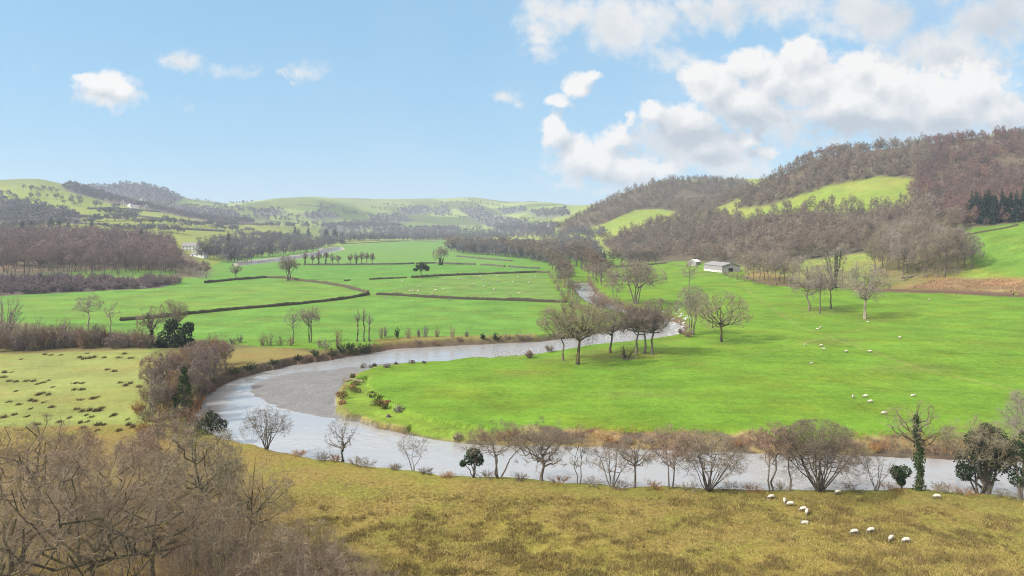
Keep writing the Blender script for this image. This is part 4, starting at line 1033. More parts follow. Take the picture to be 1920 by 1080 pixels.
for i in range(17):
    px = 1497 + i * 5.4 + rg.uniform(-2, 2); loc = hit_near(px, np.interp(px, [1490, 1560, 1600], [306, 287, 281]) + rg.uniform(1, 7), 930); s_ = rg.uniform(.75, 1.05)
    plant('larch_tree', 'rust brown larch in the stand on the hill crest', 'tree', [('trunk', TALLM[i % 5][0]), ('branches', LARCHM[i % 5])], (loc[0], loc[1], loc[2] - .3), i, s_, s_, 'rust brown larches on the hill crest')
for i, px in enumerate([1752, 1768, 1782, 1800, 1822, 1842, 1866, 1884, 1900, 1914, 1640, 1610]):
    loc = hit_near(px, np.interp(px, [1600, 1700, 1800, 1920], [281, 273, 263, 254]) + 1, 930); s_ = rg.uniform(.6, .95)
    plant('bare_tree', 'bare tree standing out on the skyline of the nearer hill', 'tree', [('trunk', WOODM[1 + i % 2 * 2][0]), ('branches', WOODM[1 + i % 2 * 2][2])], (loc[0], loc[1], loc[2] - 1.), i, s_ * 1.2, s_, 'skyline trees of the nearer hill')
p = scatter(RW2, 10.5, 816, 1690); mass('far_hillside_wood', 'bare grey brown wood clothing the farther hill', M_WOODR, thin(keep(p, visible(*p)), 50, .30), LOWP, .6, 1.4, 817)
# lone trees in the hill field
p = (np.array([hit(a, b)[0] for a, b in HF]), np.array([hit(a, b)[1] for a, b in HF])) if (HF := [(1585,398),(1598,397),(1612,398),(1475,400),(1520,402),(1450,403),(1640,396),(1540,400),(1420,408),(1560,398)]) else None
individuals('bare_tree', 'grey bare tree along the lower edge of the steep hill field', 'bare trees below the hill field', p, [[('trunk', t), ('branches', c2)] for t, c, c2 in WOODM], .9, 1.3, 818)
# river trees of the middle distance
G5 = 'bare trees hiding the upper river'
RV = [(1042,512,40),(1050,520,42),(1058,530,40),(1036,505,38),(1066,540,34),(1072,552,30),(1030,498,36),(1120,528,44),(1112,520,46),(1128,535,40),(1106,512,44),(1100,500,40),(1090,505,46),(1080,500,42),(1138,520,34),(1020,492,38),(1008,490,36),(996,488,34),(985,486,34),(972,484,32),(960,482,30),(948,480,34),(1062,492,38),(1045,490,36),(1078,488,36),(930,478,26),(918,476,28),(902,474,26),(885,474,22),(870,474,24),(858,472,28),(846,471,26),(1095,484,34),(1110,490,36),(1012,478,28),(990,474,26),(1030,476,28),(1048,474,26),(1150,500,30),(1165,500,28),(1180,498,30),(1200,496,30),(1215,496,26),(1230,495,26)]
for i, (px, py, h) in enumerate(RV):
    loc, y = place(px, py); k = i % 6; H = px2m(h, y)
    t, c, c2 = WOODM[k]
    plant('bare_tree', ['bare tree in the long belt along the upper river', 'bare tree in the hedge line under the barn wood'][0 if i < 38 else 1], 'tree', [('trunk', t), ('branches', c2)], loc, i * 1.7, H / 15 * (1.75 if i < 25 else 2.1), H / 15 * 1.15, [G5, 'bare trees of the hedge line under the barn wood'][0 if i < 38 else 1])
for i, (px, py, w, h) in enumerate([(1046,545,22,20),(1054,556,20,18),(1062,566,20,16),(1070,574,22,16),(1040,532,20,18),(1034,522,20,18),(1085,582,30,18),(1120,556,20,24),(1128,562,22,20),(1132,575,26,22),(1100,590,30,20),(1030,640,24,14),(1050,634,24,16),(1140,600,26,18),(1290,632,26,16),(1276,622,12,10),(1058,540,26,34),(1066,552,26,32),(1072,562,28,30),(1080,572,28,26),(1112,545,24,34),(1122,558,26,32),(1132,568,26,30),(1140,578,28,28),(1108,535,22,30),(1050,530,26,34)]):
    bush('river_bush', 'russet bush along the narrow upper channel', px, py, w, h, 840 + i, [M_TWIGR, M_TWIG][i % 2], 24, 18, 'russet bushes along the upper channel', .9, .07)
rg = np.random.default_rng(77)
for i, (px, py, h) in enumerate(RV[:38]):
    loc, y = place(px + rg.uniform(-12, 12), py + rg.uniform(-7, 5)); k = (i + 3) % 6; H = px2m(h, y) * rg.uniform(.6, 1.)
    plant('bare_tree', 'bare tree in the long belt along the upper river', 'tree', [('trunk', WOODM[k][0]), ('branches', WOODM[k][2])], loc, i * 2.3, H / 15 * 1.7, H / 15 * 1.15, G5)
# far tree belts and hill copses as masses
def belt(pts): 
    X = []; Y = []
    for a, b, n in pts:
        for t in np.linspace(0, 1, n):
            x, y, z = hit(a[0] + (b[0] - a[0]) * t, a[1] + (b[1] - a[1]) * t); X.append(x + rngc.normal() * y * .002); Y.append(y + rngc.normal() * y * .006)
    return np.array(X), np.array(Y)
p = belt([((640,452),(760,450),70),((760,450),(840,449),50),((640,447),(900,446),100),((850,446),(1040,444),100),((840,470),(1020,478),60),((860,474),(1010,486),60),((960,478),(1060,500),50),((1040,480),(1130,500),50),((880,462),(1010,470),40),((420,492),(470,490),14),((470,484),(600,470),36),((380,484),(460,480),26),((440,470),(560,462),36),((400,462),(520,455),34),((520,455),(640,456),34),((800,440),(1040,438),70),((600,442),(860,441),80),((560,468),(630,462),22),((860,455),(920,455),12),((1040,452),(1120,470),40),((1050,440),(1130,446),40),((1060,460),(1110,462),24)])
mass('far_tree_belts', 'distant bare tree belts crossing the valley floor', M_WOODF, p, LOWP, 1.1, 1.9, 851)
ps = [scatter(w, s, 860 + i, dm) for i, (w, s, dm) in enumerate([(LW2, 13, 2000), (LWB, 17, 2800), (LWB2, 17, 2780)] + [(w, 23, 4320) for w in FARP])]
ps.append(belt([((0,395),(60,402),10),((40,430),(165,420),28),((165,416),(260,412),22),((200,400),(250,414),12),((260,420),(350,420),24),((330,404),(400,410),16),((340,425),(430,425),26),((90,372),(150,378),8),((60,370),(70,372),3),((370,378),(400,377),8),((430,382),(470,381),12),((500,400),(520,402),4),((120,384),(230,392),10),((0,368),(40,372),6),((350,395),(420,404),12),((400,430),(470,436),22),((480,425),(620,428),40),((640,420),(720,424),20),((560,412),(600,410),6),((280,432),(340,438),18),((480,400),(490,404),3),((600,388),(640,392),8),((440,392),(520,398),22),((520,410),(620,404),24),((640,398),(720,410),24),((720,384),(800,392),20),((800,404),(900,410),26),((880,378),(960,392),18),((900,414),(1000,412),24),((560,420),(700,428),34),((700,436),(900,432),50),((880,428),(1040,428),40),((470,408),(560,416),24),((400,386),(470,398),20),((40,356),(110,362),10),((180,400),(260,404),20),((0,400),(60,408),16),((700,392),(760,398),10),((820,384),(900,382),10),((440,444),(560,448),34),((200,432),(280,436),20),((60,426),(0,432),16)]))
p = (np.concatenate([a for a, b in ps]), np.concatenate([b for a, b in ps]))
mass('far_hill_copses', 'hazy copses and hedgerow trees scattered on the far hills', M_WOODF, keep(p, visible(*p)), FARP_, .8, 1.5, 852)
# ================================================================== hedges
def hedge(name, label, pts, h=1.6, w=1.6, seed=0, gap=0., m=None, group=None, per=9, tw=.13):
    rg = np.random.default_rng(seed); m = m or M_HEDGE; h *= .76; w *= .6
    line = []
    for a, b in zip(pts[:-1], pts[1:]):
        k = max(2, int(math.hypot(b[0] - a[0], b[1] - a[1]) / 8))
        for t in range(k): line.append(hit(a[0] + (b[0] - a[0]) * t / k, a[1] + (b[1] - a[1]) * t / k)[:2])
    line.append(hit(*pts[-1])[:2]); L = np.array(line)
    d = np.concatenate([[0], np.cumsum(np.linalg.norm(np.diff(L, axis=0), axis=1))])
    n = int(d[-1] / .8) + 2; s = np.linspace(0, d[-1], n)
    x = np.interp(s, d, L[:, 0]); y = np.interp(s, d, L[:, 1])
    tx = np.gradient(x); ty = np.gradient(y); l = np.hypot(tx, ty) + 1e-6; nx, ny = -ty / l, tx / l
    g = Geo(); z = zat(x, y)
    hh = h * (.72 + .5 * fbm(s / 6, s * 0 + seed, 3, 5)); ok = np.ones(n, bool)
    if gap: ok = fbm(s / 9, s * 0, 3, seed + 9) > gap
    prof = [(-.5, -.1), (-.46, .55), (-.2, .9), (.2, .9), (.46, .55), (.5, -.1)]
    V = np.stack([np.stack([x + nx * w * a * (.85 + .3 * vnoise(s * .7, s * 0 + i, seed)), y + ny * w * a, z + hh * b * (.85 + .3 * vnoise(s * .9, s * 0 + i, seed + 1))], -1) for i, (a, b) in enumerate(prof)], 1)
    k = len(prof); T = []
    for i in range(n - 1):
        if not (ok[i] and ok[i + 1]): continue
        for j in range(k - 1):
            a, b, c, e = i * k + j, i * k + j + 1, (i + 1) * k + j + 1, (i + 1) * k + j
            T += [(a, b, c), (a, c, e)]
    g.add(V.reshape(-1, 3), T)
    N = int(d[-1] * per); u = rg.uniform(0, n - 1.01, N); i = u.astype(int)
    u = u[ok[i]]; i = i[ok[i]]; N = len(u)
    q = rg.uniform(-.5, .5, N) * w; zz = rg.uniform(.15, .95, N) * hh[i]
    A = np.stack([x[i] + nx[i] * q, y[i] + ny[i] * q, z[i] + zz], -1) + rg.normal(size=(N, 3)) * .1
    B = A + unit(rg.normal(size=(N, 3)) + np.array([0, 0, .5])) * rg.uniform(.3, .9, (N, 1)) * h * .4
    g.twigs(A, B, tw, rg)
    o = ob(name, g.mesh(name, m)); tag(o, label, 'hedge', group)
    return o
hedge('hedge', 'brown cut hedge running from the scrub to the pasture corner', [(225,602),(300,596),(360,589),(450,580),(560,571),(640,562),(692,553)], 1.9, 2.0, 1)
hedge('hedge', 'brown cut hedge between river and corner, below the flock', [(706,553),(740,554),(800,558),(860,561),(960,564),(1062,568)], 2.0, 2.0, 2)
hedge('hedge', 'curving hedge passing the two round bare trees of the far pasture', [(384,531),(442,525),(500,521),(535,522),(565,527),(610,532),(645,538),(690,550)], 2.2, 2.2, 3)
hedge('hedge', 'broken gappy hedge of small dark tufts in the far pasture', [(600,529),(680,525),(770,521)], 1.6, 1.8, 4, .5)
hedge('hedge', 'dark hedge running from the lone pine to the river trees', [(772,521),(820,518),(900,515),(1005,511),(1030,512)], 2.2, 2.2, 5)
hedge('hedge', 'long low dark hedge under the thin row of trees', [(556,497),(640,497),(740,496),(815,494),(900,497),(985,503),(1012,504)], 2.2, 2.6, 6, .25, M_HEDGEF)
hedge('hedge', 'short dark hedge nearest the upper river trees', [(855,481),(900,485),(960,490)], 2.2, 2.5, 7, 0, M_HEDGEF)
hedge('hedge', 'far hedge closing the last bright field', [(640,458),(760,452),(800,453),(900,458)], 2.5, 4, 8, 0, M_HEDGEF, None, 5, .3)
hedge('hedge', 'hedge on the green rise beside the conifer block', [(1800,443),(1840,436),(1890,427),(1930,418)], 1.2, 1.4, 9, .35)
hedge('hedge', 'low dark hedge bank across the rough slope behind the bare trio', [(1478,490),(1540,481),(1600,473),(1640,466)], 1.3, 1.6, 10, .35)
hedge('hedge', 'dark red brown hedge bank bounding the top of the sheep field', [(1600,543),(1660,545),(1760,547),(1850,551),(1930,555),(2000,560)], 1.5, 2.4, 11, .2, M_REDBANK)
hedge('hedge', 'tumbled brown bramble hedge between sheep field and barn trees', [(1395,521),(1440,533),(1490,538),(1560,541)], 1.6, 2.4, 12, .3, M_REDBANK)
hedge('hedge', 'hedge under the belt of trees beyond the domed oak', [(1118,503),(1160,501),(1210,498),(1250,494)], 2.2, 2.2, 13, 0)
for i, pts in enumerate([[(0,412),(80,408),(165,406),(240,412)],[(165,392),(220,391),(300,398)],[(60,392),(130,396)],[(240,404),(330,414),(400,420)],[(420,420),(520,422)],[(300,428),(420,434)],[(100,418),(200,422)],[(480,412),(560,420)],[(560,384),(620,390)]]):
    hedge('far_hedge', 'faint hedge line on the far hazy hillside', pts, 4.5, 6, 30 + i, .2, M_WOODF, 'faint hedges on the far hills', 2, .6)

# ================================================================== buildings
def box_geo(x0, x1, y0, y1, z0, z1):
    V = [(x, y, z) for z in (z0, z1) for x, y in ((x0, y0), (x1, y0), (x1, y1), (x0, y1))]
    Q = [(3, 2, 1, 0), (4, 5, 6, 7), (0, 1, 5, 4), (1, 2, 6, 5), (2, 3, 7, 6), (3, 0, 4, 7)]
    return V, Q
def mk(name, pieces, m, parent):
    V = []; Q = []; T = []
    for v, q in pieces:
        n = len(V); V += list(v)
        for f in q: (Q if len(f) == 4 else T).append([i + n for i in f])
    return ob(name, mesh_np(name, V, T or None, Q or None, [m]), parent)
def gable_roof(L, W, ze, zr, over=.3, th=.18):
    P = []
    for s in (-1, 1):
        yo = s * (W / 2 + over); zo = ze - over * (zr - ze) / (W / 2)
        a = [(-L/2-over, yo, zo), (L/2+over, yo, zo), (L/2+over, 0, zr), (-L/2-over, 0, zr)]
        V = a + [(x, y, z + th) for x, y, z in a]
        P.append((V, [(0,1,2,3),(7,6,5,4),(0,4,5,1),(1,5,6,2),(2,6,7,3),(3,7,4,0)]))
    return P
def gable_wall(L, W, ze, zr):
    V = [(-L/2,-W/2,-1.5),(L/2,-W/2,-1.5),(L/2,W/2,-1.5),(-L/2,W/2,-1.5),(-L/2,-W/2,ze),(L/2,-W/2,ze),(L/2,W/2,ze),(-L/2,W/2,ze),(-L/2,0,zr),(L/2,0,zr)]
    return [(V, [(0,1,5,4),(2,3,7,6),(3,0,4,7),(1,2,6,5),(4,8,7),(5,6,9)])]
def house(label, px, py, L, W, ze, zr, rz, wins=4, chim=2, group=None, name='house', D=None):
    if D: loc, y = place_at(px, D)
    else: loc, y = place(px, py)
    o = empty(name, loc, rz); tag(o, label, name.replace('_', ' ').replace('white house', 'house'), group)
    mk('wall', gable_wall(L, W, ze, zr), M_WHITE, o)
    r = mk('roof', gable_roof(L, W, ze, zr), M_SLATE, o)
    for c in range(chim):
        cx = (-L/2 + .6) if c == 0 else (L/2 - .6)
        mk('chimney', [box_geo(cx-.45, cx+.45, -.4, .4, zr - .5, zr + 1.2)], M_WHITE, r)
    for c in range(wins):
        wx_ = -L/2 + L * (c + .5) / wins
        for zz in ((1.0, 2.3), (3.4, 4.6)) if ze > 4.8 else ((1.0, 2.2),):
            mk('window', [box_geo(wx_-.5, wx_+.5, -W/2-.06, -W/2+.02, *zz)], M_GLASS, o)
    return o
house('large white farmhouse among dark trees at the edge of the purple wood', 359, 470, 17, 9, 5.6, 8.8, .15, 5, 2)
o = house('low grey roofed outbuilding just below the white farmhouse', 373, 482, 14, 7, 2.8, 4.8, -.1, 3, 0)
o = house('small white cottage beside the far thin river', 483, 466, 16, 8, 3.2, 6.2, .05, 3, 1)
house('tiny white house on the far edge of the valley floor', 706, 440, 20, 9, 4, 7.5, .1, 3, 1)
house('tiny white cottage with gable end near the end of the valley floor', 720, 434, 14, 9, 5, 9, 1.2, 2, 1)
VG = 'white houses of the hamlet on the far hillside'
for i, (px, py, L) in enumerate([(229,378,18),(241,376,14),(252,391,16),(263,380,20),(268,377,14),(246,388,14),(236,384,12),(274,390,12),(532,446,16)]):
    if i == 8: house('lone white house by dark conifers beyond the thin river', px, py, L, 9, 4, 7, .2, 3, 1)
    else: house('tiny white house of the hamlet high on the far hillside', px, py, L, 9, 4.5, 8, .3 * i, 2, 1, VG)

# barn with an open dark doorway in its end wall
ax, ay = 148.8, 491.0
bz = float(zat(ax, ay)) - .1
def rotm(dx, dy): return math.atan2(dy, dx)
LB, WB = 26.0, 14.5      # along the pale wall, across
ang = rotm(-6, 25)
ca, sa = math.cos(ang), math.sin(ang)
# local x runs along the pale wall away from the near corner; the barn lies on its right
ctr = (ax + ca * LB / 2 + sa * WB / 2, ay + sa * LB / 2 - ca * WB / 2)
barn = empty('barn', (ctr[0], ctr[1], bz), ang); tag(barn, 'grey steel barn with pale side wall and dark open doorway', 'barn')
ze, zr = 4.9, 6.9
mk('side_wall', [box_geo(-LB/2, LB/2, WB/2-.15, WB/2, 1.5, ze)], M_SHEET, barn)
mk('lower_panel', [box_geo(-LB/2 + a, -LB/2 + a + 1.9, WB/2-.1, WB/2 + .03, -.8, 1.497) for a in np.arange(.2, LB - 2, 2.35)], M_WHITE, barn)
mk('gap_shade_sheet', [box_geo(-LB/2 + .02, LB/2 - .02, WB/2-.16, WB/2-.11, -1.5, 1.49)], M_DARK, barn)  # dark sheet behind the panel gaps, painting in the shade of the interior
mk('far_wall', [box_geo(-LB/2, LB/2, -WB/2, -WB/2+.15, -1.5, ze)], M_BARNW, barn)
# near end wall with opening, built from jamb pieces
x0, x1 = -LB/2, -LB/2 + .15
mk('end_wall', [box_geo(x0, x1, 2.2, WB/2 - .16, -1.5, ze), box_geo(x0, x1, -WB/2 + .16, -1.6, -1.5, ze), box_geo(x0, x1, -1.6, 2.2, 3.4, ze),
    ([(x0,-WB/2,ze),(x0,WB/2,ze),(x0,0,zr),(x1,-WB/2,ze),(x1,WB/2,ze),(x1,0,zr)], [(0,2,1),(3,4,5),(0,1,4,3),(1,2,5,4),(2,0,3,5)])], M_BARNW, barn)
mk('back_wall', [box_geo(LB/2-.15, LB/2, -WB/2 + .16, WB/2 - .16, -1.5, ze), ([(LB/2-.15,-WB/2,ze),(LB/2-.15,WB/2,ze),(LB/2-.15,0,zr),(LB/2,-WB/2,ze),(LB/2,WB/2,ze),(LB/2,0,zr)], [(0,2,1),(3,4,5),(0,1,4,3),(1,2,5,4),(2,0,3,5)])], M_BARNW, barn)
mk('roof', gable_roof(LB, WB, ze + .05, zr + .05, .4), M_BARNR, barn)
sl, sy = place(1302, 497)
shed = empty('shed', sl, .9); tag(shed, 'small pale shed with pitched roof just uphill of the barn', 'shed')
mk('wall', gable_wall(9, 7, 3.0, 4.6), M_SHEET, shed); mk('roof', gable_roof(9, 7, 3.05, 4.65), M_WHITE, shed); mk('door', [box_geo(-4.56, -4.5, -1.2, 1.2, -.5, 2.4)], M_BARNW, shed)
# field fences: posts and rails
def fence(label, pts, step=3.0, h=1.1):
    L = np.array([hit(a, b)[:2] for a, b in pts]); d = np.concatenate([[0], np.cumsum(np.linalg.norm(np.diff(L, axis=0), axis=1))])
    s = np.arange(0, d[-1], step); x = np.interp(s, d, L[:, 0]); y = np.interp(s, d, L[:, 1]); z = zat(x, y)
    o = empty('fence', (x[0], y[0], z[0])); tag(o, label, 'fence')
    P = [box_geo(a - x[0] - .09, a - x[0] + .09, b - y[0] - .09, b - y[0] + .09, c - z[0] - .3, c - z[0] + h) for a, b, c in zip(x, y, z)]
    for p_ in P[:60]: mk('post', [p_], M_POST, o)
    g = Geo()
    for hz in (.45, .95): g.tube(np.stack([x - x[0], y - y[0] - .1, z - z[0] + hz * h], -1), np.full(len(x), .05), 4)
    ob('rail', g.mesh('rail', M_POST), o)
fence('brown timber fence along the track beneath the barn', [(1252,496),(1290,501),(1330,507),(1365,515)])
fence('line of posts along the thin tree row in the far pasture', [(560,499),(640,499),(760,498)], 6)

# ================================================================== logs, stump and stones
def log(name, label, px, py, L, r, rz, tilt=0., roots=True):
    loc, y = place(px, py); g = Geo(); rg = np.random.default_rng(int(px))
    p_ = bez(np.array([-L/2, 0, r]), np.array([0, .1 * L, r + .1]), np.array([L/2, 0, r + tilt]), 7, .02, rg); g.tube(p_, np.linspace(r, r * .55, 7), 7)
    o = empty(name, loc, rz); tag(o, label, 'log'); ob('stem', g.mesh('stem', M_LOG), o)
    b = Geo()
    for k in range(9 if roots else 4):
        a = p_[0] if roots else p_[-2]; b.tube(bez(a, a + rg.normal(size=3) * r, a + unit(rg.normal(size=3) + np.array([-.4 if roots else .6, 0, .3])) * r * 4, 4, .03, rg), [r*.3, r*.2, r*.12, r*.05], 4)
    ob('roots' if roots else 'branches', b.mesh('roots', M_LOG), o)
log('driftwood_log', 'pale driftwood log stranded on the tip of the peninsula', 664, 716, 6, .3, -.5, .3)
log('fallen_log', 'grey fallen tree trunk lying on the rough slope under the grove', 1707, 522, 16, .6, .5, 1.2)
loc, y = place(1175, 673)
g = Geo(); rg = np.random.default_rng(3)
for k in range(14): 
    a = rg.uniform(0, 6.28); g.tube(bez(np.zeros(3), np.array([math.cos(a), math.sin(a), 1.]), np.array([math.cos(a) * 2.4, math.sin(a) * 1.6, rg.uniform(1.2, 4.6)]), 5, .05, rg), [.35, .25, .17, .1, .03], 5)
plant('tree_stump', 'dead splintered tree stump with brash under the dark trio of oaks', 'stump', [('stump', g.mesh('stump', M_OAKTRUNK)), ('brash', shrub(71, 1.2, 8, 30, 12, .6, .07).mesh('brash', M_TWIG))], loc)
bush('gorse_bush', 'single round brown bush at the waterline under the river oaks', 993, 671, 20, 15, 901, M_TWIGR, 34, 30, None, .5, .07)
def mound(name, label, px, py, w, h, seed, m, group, n=260):
    loc, y = place(px, py); W = px2m(w, y); H = px2m(h, y); rg = np.random.default_rng(seed)
    k = max(2, int(W / H)); cs = [(rg.uniform(-.4, .4) * W, rg.uniform(-.3, .3) * W * .5, H * rg.uniform(.2, .5)) for _ in range(k + 1)]
    g2 = leafy_lumps(seed, cs, [H * rg.uniform(.4, .65) for _ in cs], n // len(cs) + 20, .13, .9)
    return plant(name, label, 'bush', [('foliage', g2.mesh('foliage', m))], loc, group=group)
GG = 'gorse bushes at the tip of the peninsula'
for i, (px, py, w, h, m) in enumerate([(650,748,26,18,0),(640,742,18,12,1),(662,735,24,14,0),(655,728,30,12,1),(668,722,16,10,0),(700,744,16,14,0),(712,750,18,12,0),(706,760,22,14,0),(722,766,18,12,0),(716,757,12,9,1),(727,757,9,8,1),(750,771,17,14,2),(729,782,6,8,2),(686,690,22,9,0),(699,686,14,8,0),(724,689,11,8,2),(744,681,6,6,2),(772,681,8,9,2),(795,681,5,5,2),(664,708,12,9,0),(640,758,14,10,1)]):
    mound('gorse_bush', ['dark olive gorse bush on the peninsula tip', 'yellowish brown gorse bush on the peninsula tip', 'small dark bush on the grass edge beside the gravel'][m], px, py, w, h, 910 + i, [M_GORSE, M_BRACK, M_SHRUBP][m], GG + ['', ', yellow brown', ', small dark'][m])
# scrub and dead grass on the peninsula's river bank
g = Geo(); rg = np.random.default_rng(91)
k = np.where((inS & (Z > -1.6) & (Z < -.1) & (PXG > 800)).ravel())[0]; k = rg.choice(k, 7000)
A = VV[k] + rg.normal(size=(7000, 3)) * np.array([.3, .3, 0]); A[:, 2] = zat(A[:, 0], A[:, 1]); k2 = fbm(A[:, 0] / 7, A[:, 1] / 5, 3, 8) > .46; A = A[k2]
g.blades(A, A + unit(rg.normal(size=A.shape) * .6 + np.array([0, 0, 1])) * rg.uniform(.3, 1.3, (len(A), 1)), .07, rg)
o = ob('bank_grass', g.mesh('bank_grass', M_BRACK)); tag(o, 'brown dead grass and bramble on the bank of the sheep field', None, None, 'stuff')
for i, (px, py, w, h) in enumerate([(858,826,26,18),(905,822,36,18),(940,826,30,20),(1000,826,30,22),(1060,828,28,16),(1140,830,40,16),(1220,832,30,18),(1300,834,30,18),(1380,838,34,16),(1420,838,26,18),(1600,842,34,20),(1640,846,30,20),(1560,842,30,16),(1750,848,40,22),(960,818,30,14),(1180,834,24,14)]):
    bush('bank_bush', 'low brown bush on the far bank below the sheep field', px, py, w, h, 940 + i, [M_TWIG, M_TWIGR, M_BRACK][i % 3], 20, 18, 'brown bushes on the bank of the sheep field', .5, .05)
# stones of the rapids: one by one
def stone_mesh(seed):
    rg = np.random.default_rng(seed); me = bpy.data.meshes.new('stone')
    import bmesh
    bm = bmesh.new(); bmesh.ops.create_icosphere(bm, subdivisions=2, radius=1)
    for v in bm.verts:
        f = 1 + .3 * (float(vnoise(np.array([v.co.x * 1.7 + seed]), np.array([v.co.y * 1.7 + v.co.z * 2]), seed)[0]) - .5)
        v.co = Vector((v.co.x * f, v.co.y * f * .8, v.co.z * f * .5))
    bm.to_mesh(me); bm.free(); me.materials.append(M_STONE); return me
STN = [stone_mesh(i) for i in range(5)]
rg = np.random.default_rng(17)
for i in range(80):
    if i < 50: px, py = rg.normal(1270, 12), rg.normal(607, 7)
    else: px, py = rg.normal(1160, 40), rg.normal(632, 8)
    X, Y = flat(px, py, ZW + .1)
    o = ob('river_stone', STN[i % 5], None, (X, Y, max(float(zat(X, Y)), ZW - .12) + .05)); s = rg.uniform(.2, .55) * (1.2 if i < 50 else .8)
    o.scale = (s * 1.3, s, s); o.rotation_euler = (0, 0, rg.uniform(0, 6.28))
    tag(o, ['pale stone in the heap beside the rapids', 'grey stone breaking the water of the rapids'][i >= 50], 'stone', ['pale stones heaped beside the rapids', 'stones in the rapids'][i >= 50])

# ================================================================== rough grass, rushes
g = Geo(); rg = np.random.default_rng(23)
N = 52000
D_ = 36 * F / rg.uniform(500, 660, N); px_ = rg.uniform(380, 1935, N); x = (px_ - CX) / F * D_; y = D_
rr = RG.ravel()
a = iu(px_).astype(int); j = np.clip(np.searchsorted(DR, y) - 1, 0, NR - 2); m = RG[j, a] * (fbm(x / 3.2, y / 2.2, 4, 14) > .43 + .0 * x)
k = m > .3; x = x[k]; y = y[k]; z = zat(x, y); n = len(x)
for q in range(2):
    A = np.stack([x + rg.normal(size=n) * .15, y + rg.normal(size=n) * .15, z - .02], -1)
    g.blades(A, A + unit(rg.normal(size=A.shape) * np.array([.6, .6, .3]) + np.array([0, 0, .8])) * rg.uniform(.15, .42, (n, 1)), .06, rg)
me = g.mesh('rough_grass', M_GRASSB)
o = ob('rough_grass', me); tag(o, 'straw coloured tussock grass covering the near meadow', None, None, 'stuff')
g = Geo(); N = 21000
D_ = 36 * F / rg.uniform(510, 660, N); px_ = rg.uniform(430, 1935, N); x = (px_ - CX) / F * D_; y = D_
a = iu(px_).astype(int); j = np.clip(np.searchsorted(DR, y) - 1, 0, NR - 2)
f = fbm(x / 14, y / 7, 4, 19); k = (RG[j, a] > .6) & (.35 * f + fbm(x / 2.2, y / 1.7, 3, 29) * .65 + .22 * (vnoise(x * 1.9, y * 1.9, 3) - .5) > .545); x = x[k]; y = y[k]
for i in range(len(x)):
    n = 9; r = rg.uniform(.12, .38); A = np.stack([x[i] + rg.normal(size=n) * r, y[i] + rg.normal(size=n) * r, np.full(n, 0)], -1); A[:, 2] = zat(A[:, 0], A[:, 1]) - .02
    g.blades(A, A + unit(rg.normal(size=A.shape) * .45 + np.array([0, 0, 1])) * rg.uniform(.15, .5, (n, 1)), .065, rg)
o = ob('dead_rushes', g.mesh('dead_rushes', M_RUSH2)); tag(o, 'brown dead rushes scattered through the near meadow', None, None, 'stuff')
g = Geo()
bx_, by_ = scatter([(1700,541),(1745,526),(1800,521),(1925,527),(1925,552),(1760,546)], .62, 611)
A = np.stack([bx_, by_, zat(bx_, by_) - .03], -1); A = A[fbm(bx_ / 6, by_ / 6, 3, 12) > .36]
g.twigs(A, A + unit(rg.normal(size=A.shape) * .7 + np.array([0, 0, .8])) * rg.uniform(.4, 1.3, (len(A), 1)), .22, rg)
o = ob('bracken', g.mesh('bracken', M_BRACK2)); tag(o, 'red brown dead bracken on the bank under the green rise', None, None, 'stuff')
# rush clumps of the pale meadow, one object each
RC = [(162,669,40,7),(195,669,8,5),(221,669,14,6),(245,670,14,5),(232,662,12,5),(165,661,9,3),(90,665,20,4),(115,664,8,4),(40,672,8,3),(208,694,22,6),(7,697,10,7),(22,696,6,3),(5,706,16,8),(25,712,24,5),(48,713,12,5),(62,713,10,6),(92,712,8,4),(75,718,20,4),(146,716,22,6),(146,727,26,8),(225,716,14,5),(240,720,22,8),(258,724,16,7),(80,737,28,8),(30,732,9,4),(100,724,10,4),(172,746,12,7),(150,748,16,4),(185,743,6,4),(60,750,18,7),(80,753,8,4),(16,752,14,4),(35,757,14,5),(97,762,14,7),(143,766,14,7),(172,769,44,11),(190,764,10,7),(165,779,20,6),(215,777,12,9),(206,779,6,6),(55,765,8,4),(8,781,12,8),(26,776,12,6),(50,779,12,5),(150,791,12,7),(162,789,8,5),(185,795,14,9),(197,795,10,5),(157,800,14,6),(240,785,6,4),(245,797,18,10),(255,765,8,4),(270,760,8,4),(130,782,10,6),(110,790,14,7),(70,795,14,7),(222,806,14,8),(180,806,10,6)]
RC2 = []
for px, py, w, h in RC:
    k = max(1, round(w / 11))
    RC2 += [(px - w / 2 + w * (q + .5) / k + rg.uniform(-2, 2), py + rg.uniform(-2.5, 2.5) * (k > 1), w / k * rg.uniform(.7, 1.1), h * rg.uniform(.7, 1.05)) for q in range(k)]
for i, (px, py, w, h) in enumerate(RC2):
    loc, y = place(px, py + 2); W = px2m(w, y); H = px2m(h, y) * .92; W *= .9; g = Geo(); n = int(46 + W * 34)
    A = np.stack([np.clip(rg.normal(size=n), -1.6, 1.6) * W * .26, np.clip(rg.normal(size=n), -1.6, 1.6) * .42, np.zeros(n)], -1); A[:, 2] = zat(A[:, 0] + loc[0], A[:, 1] + loc[1]) - loc[2]
    g.blades(A, A + unit(rg.normal(size=A.shape) * .4 + np.array([0, 0, 1])) * rg.uniform(.5, 1.1, (n, 1)) * H, .085, rg)
    o = ob('rush_clump', g.mesh('rush_clump', M_RUSH), None, loc); tag(o, 'dead brown rush clump dotting the pale meadow', 'rush clump', 'rush clumps of the pale meadow')

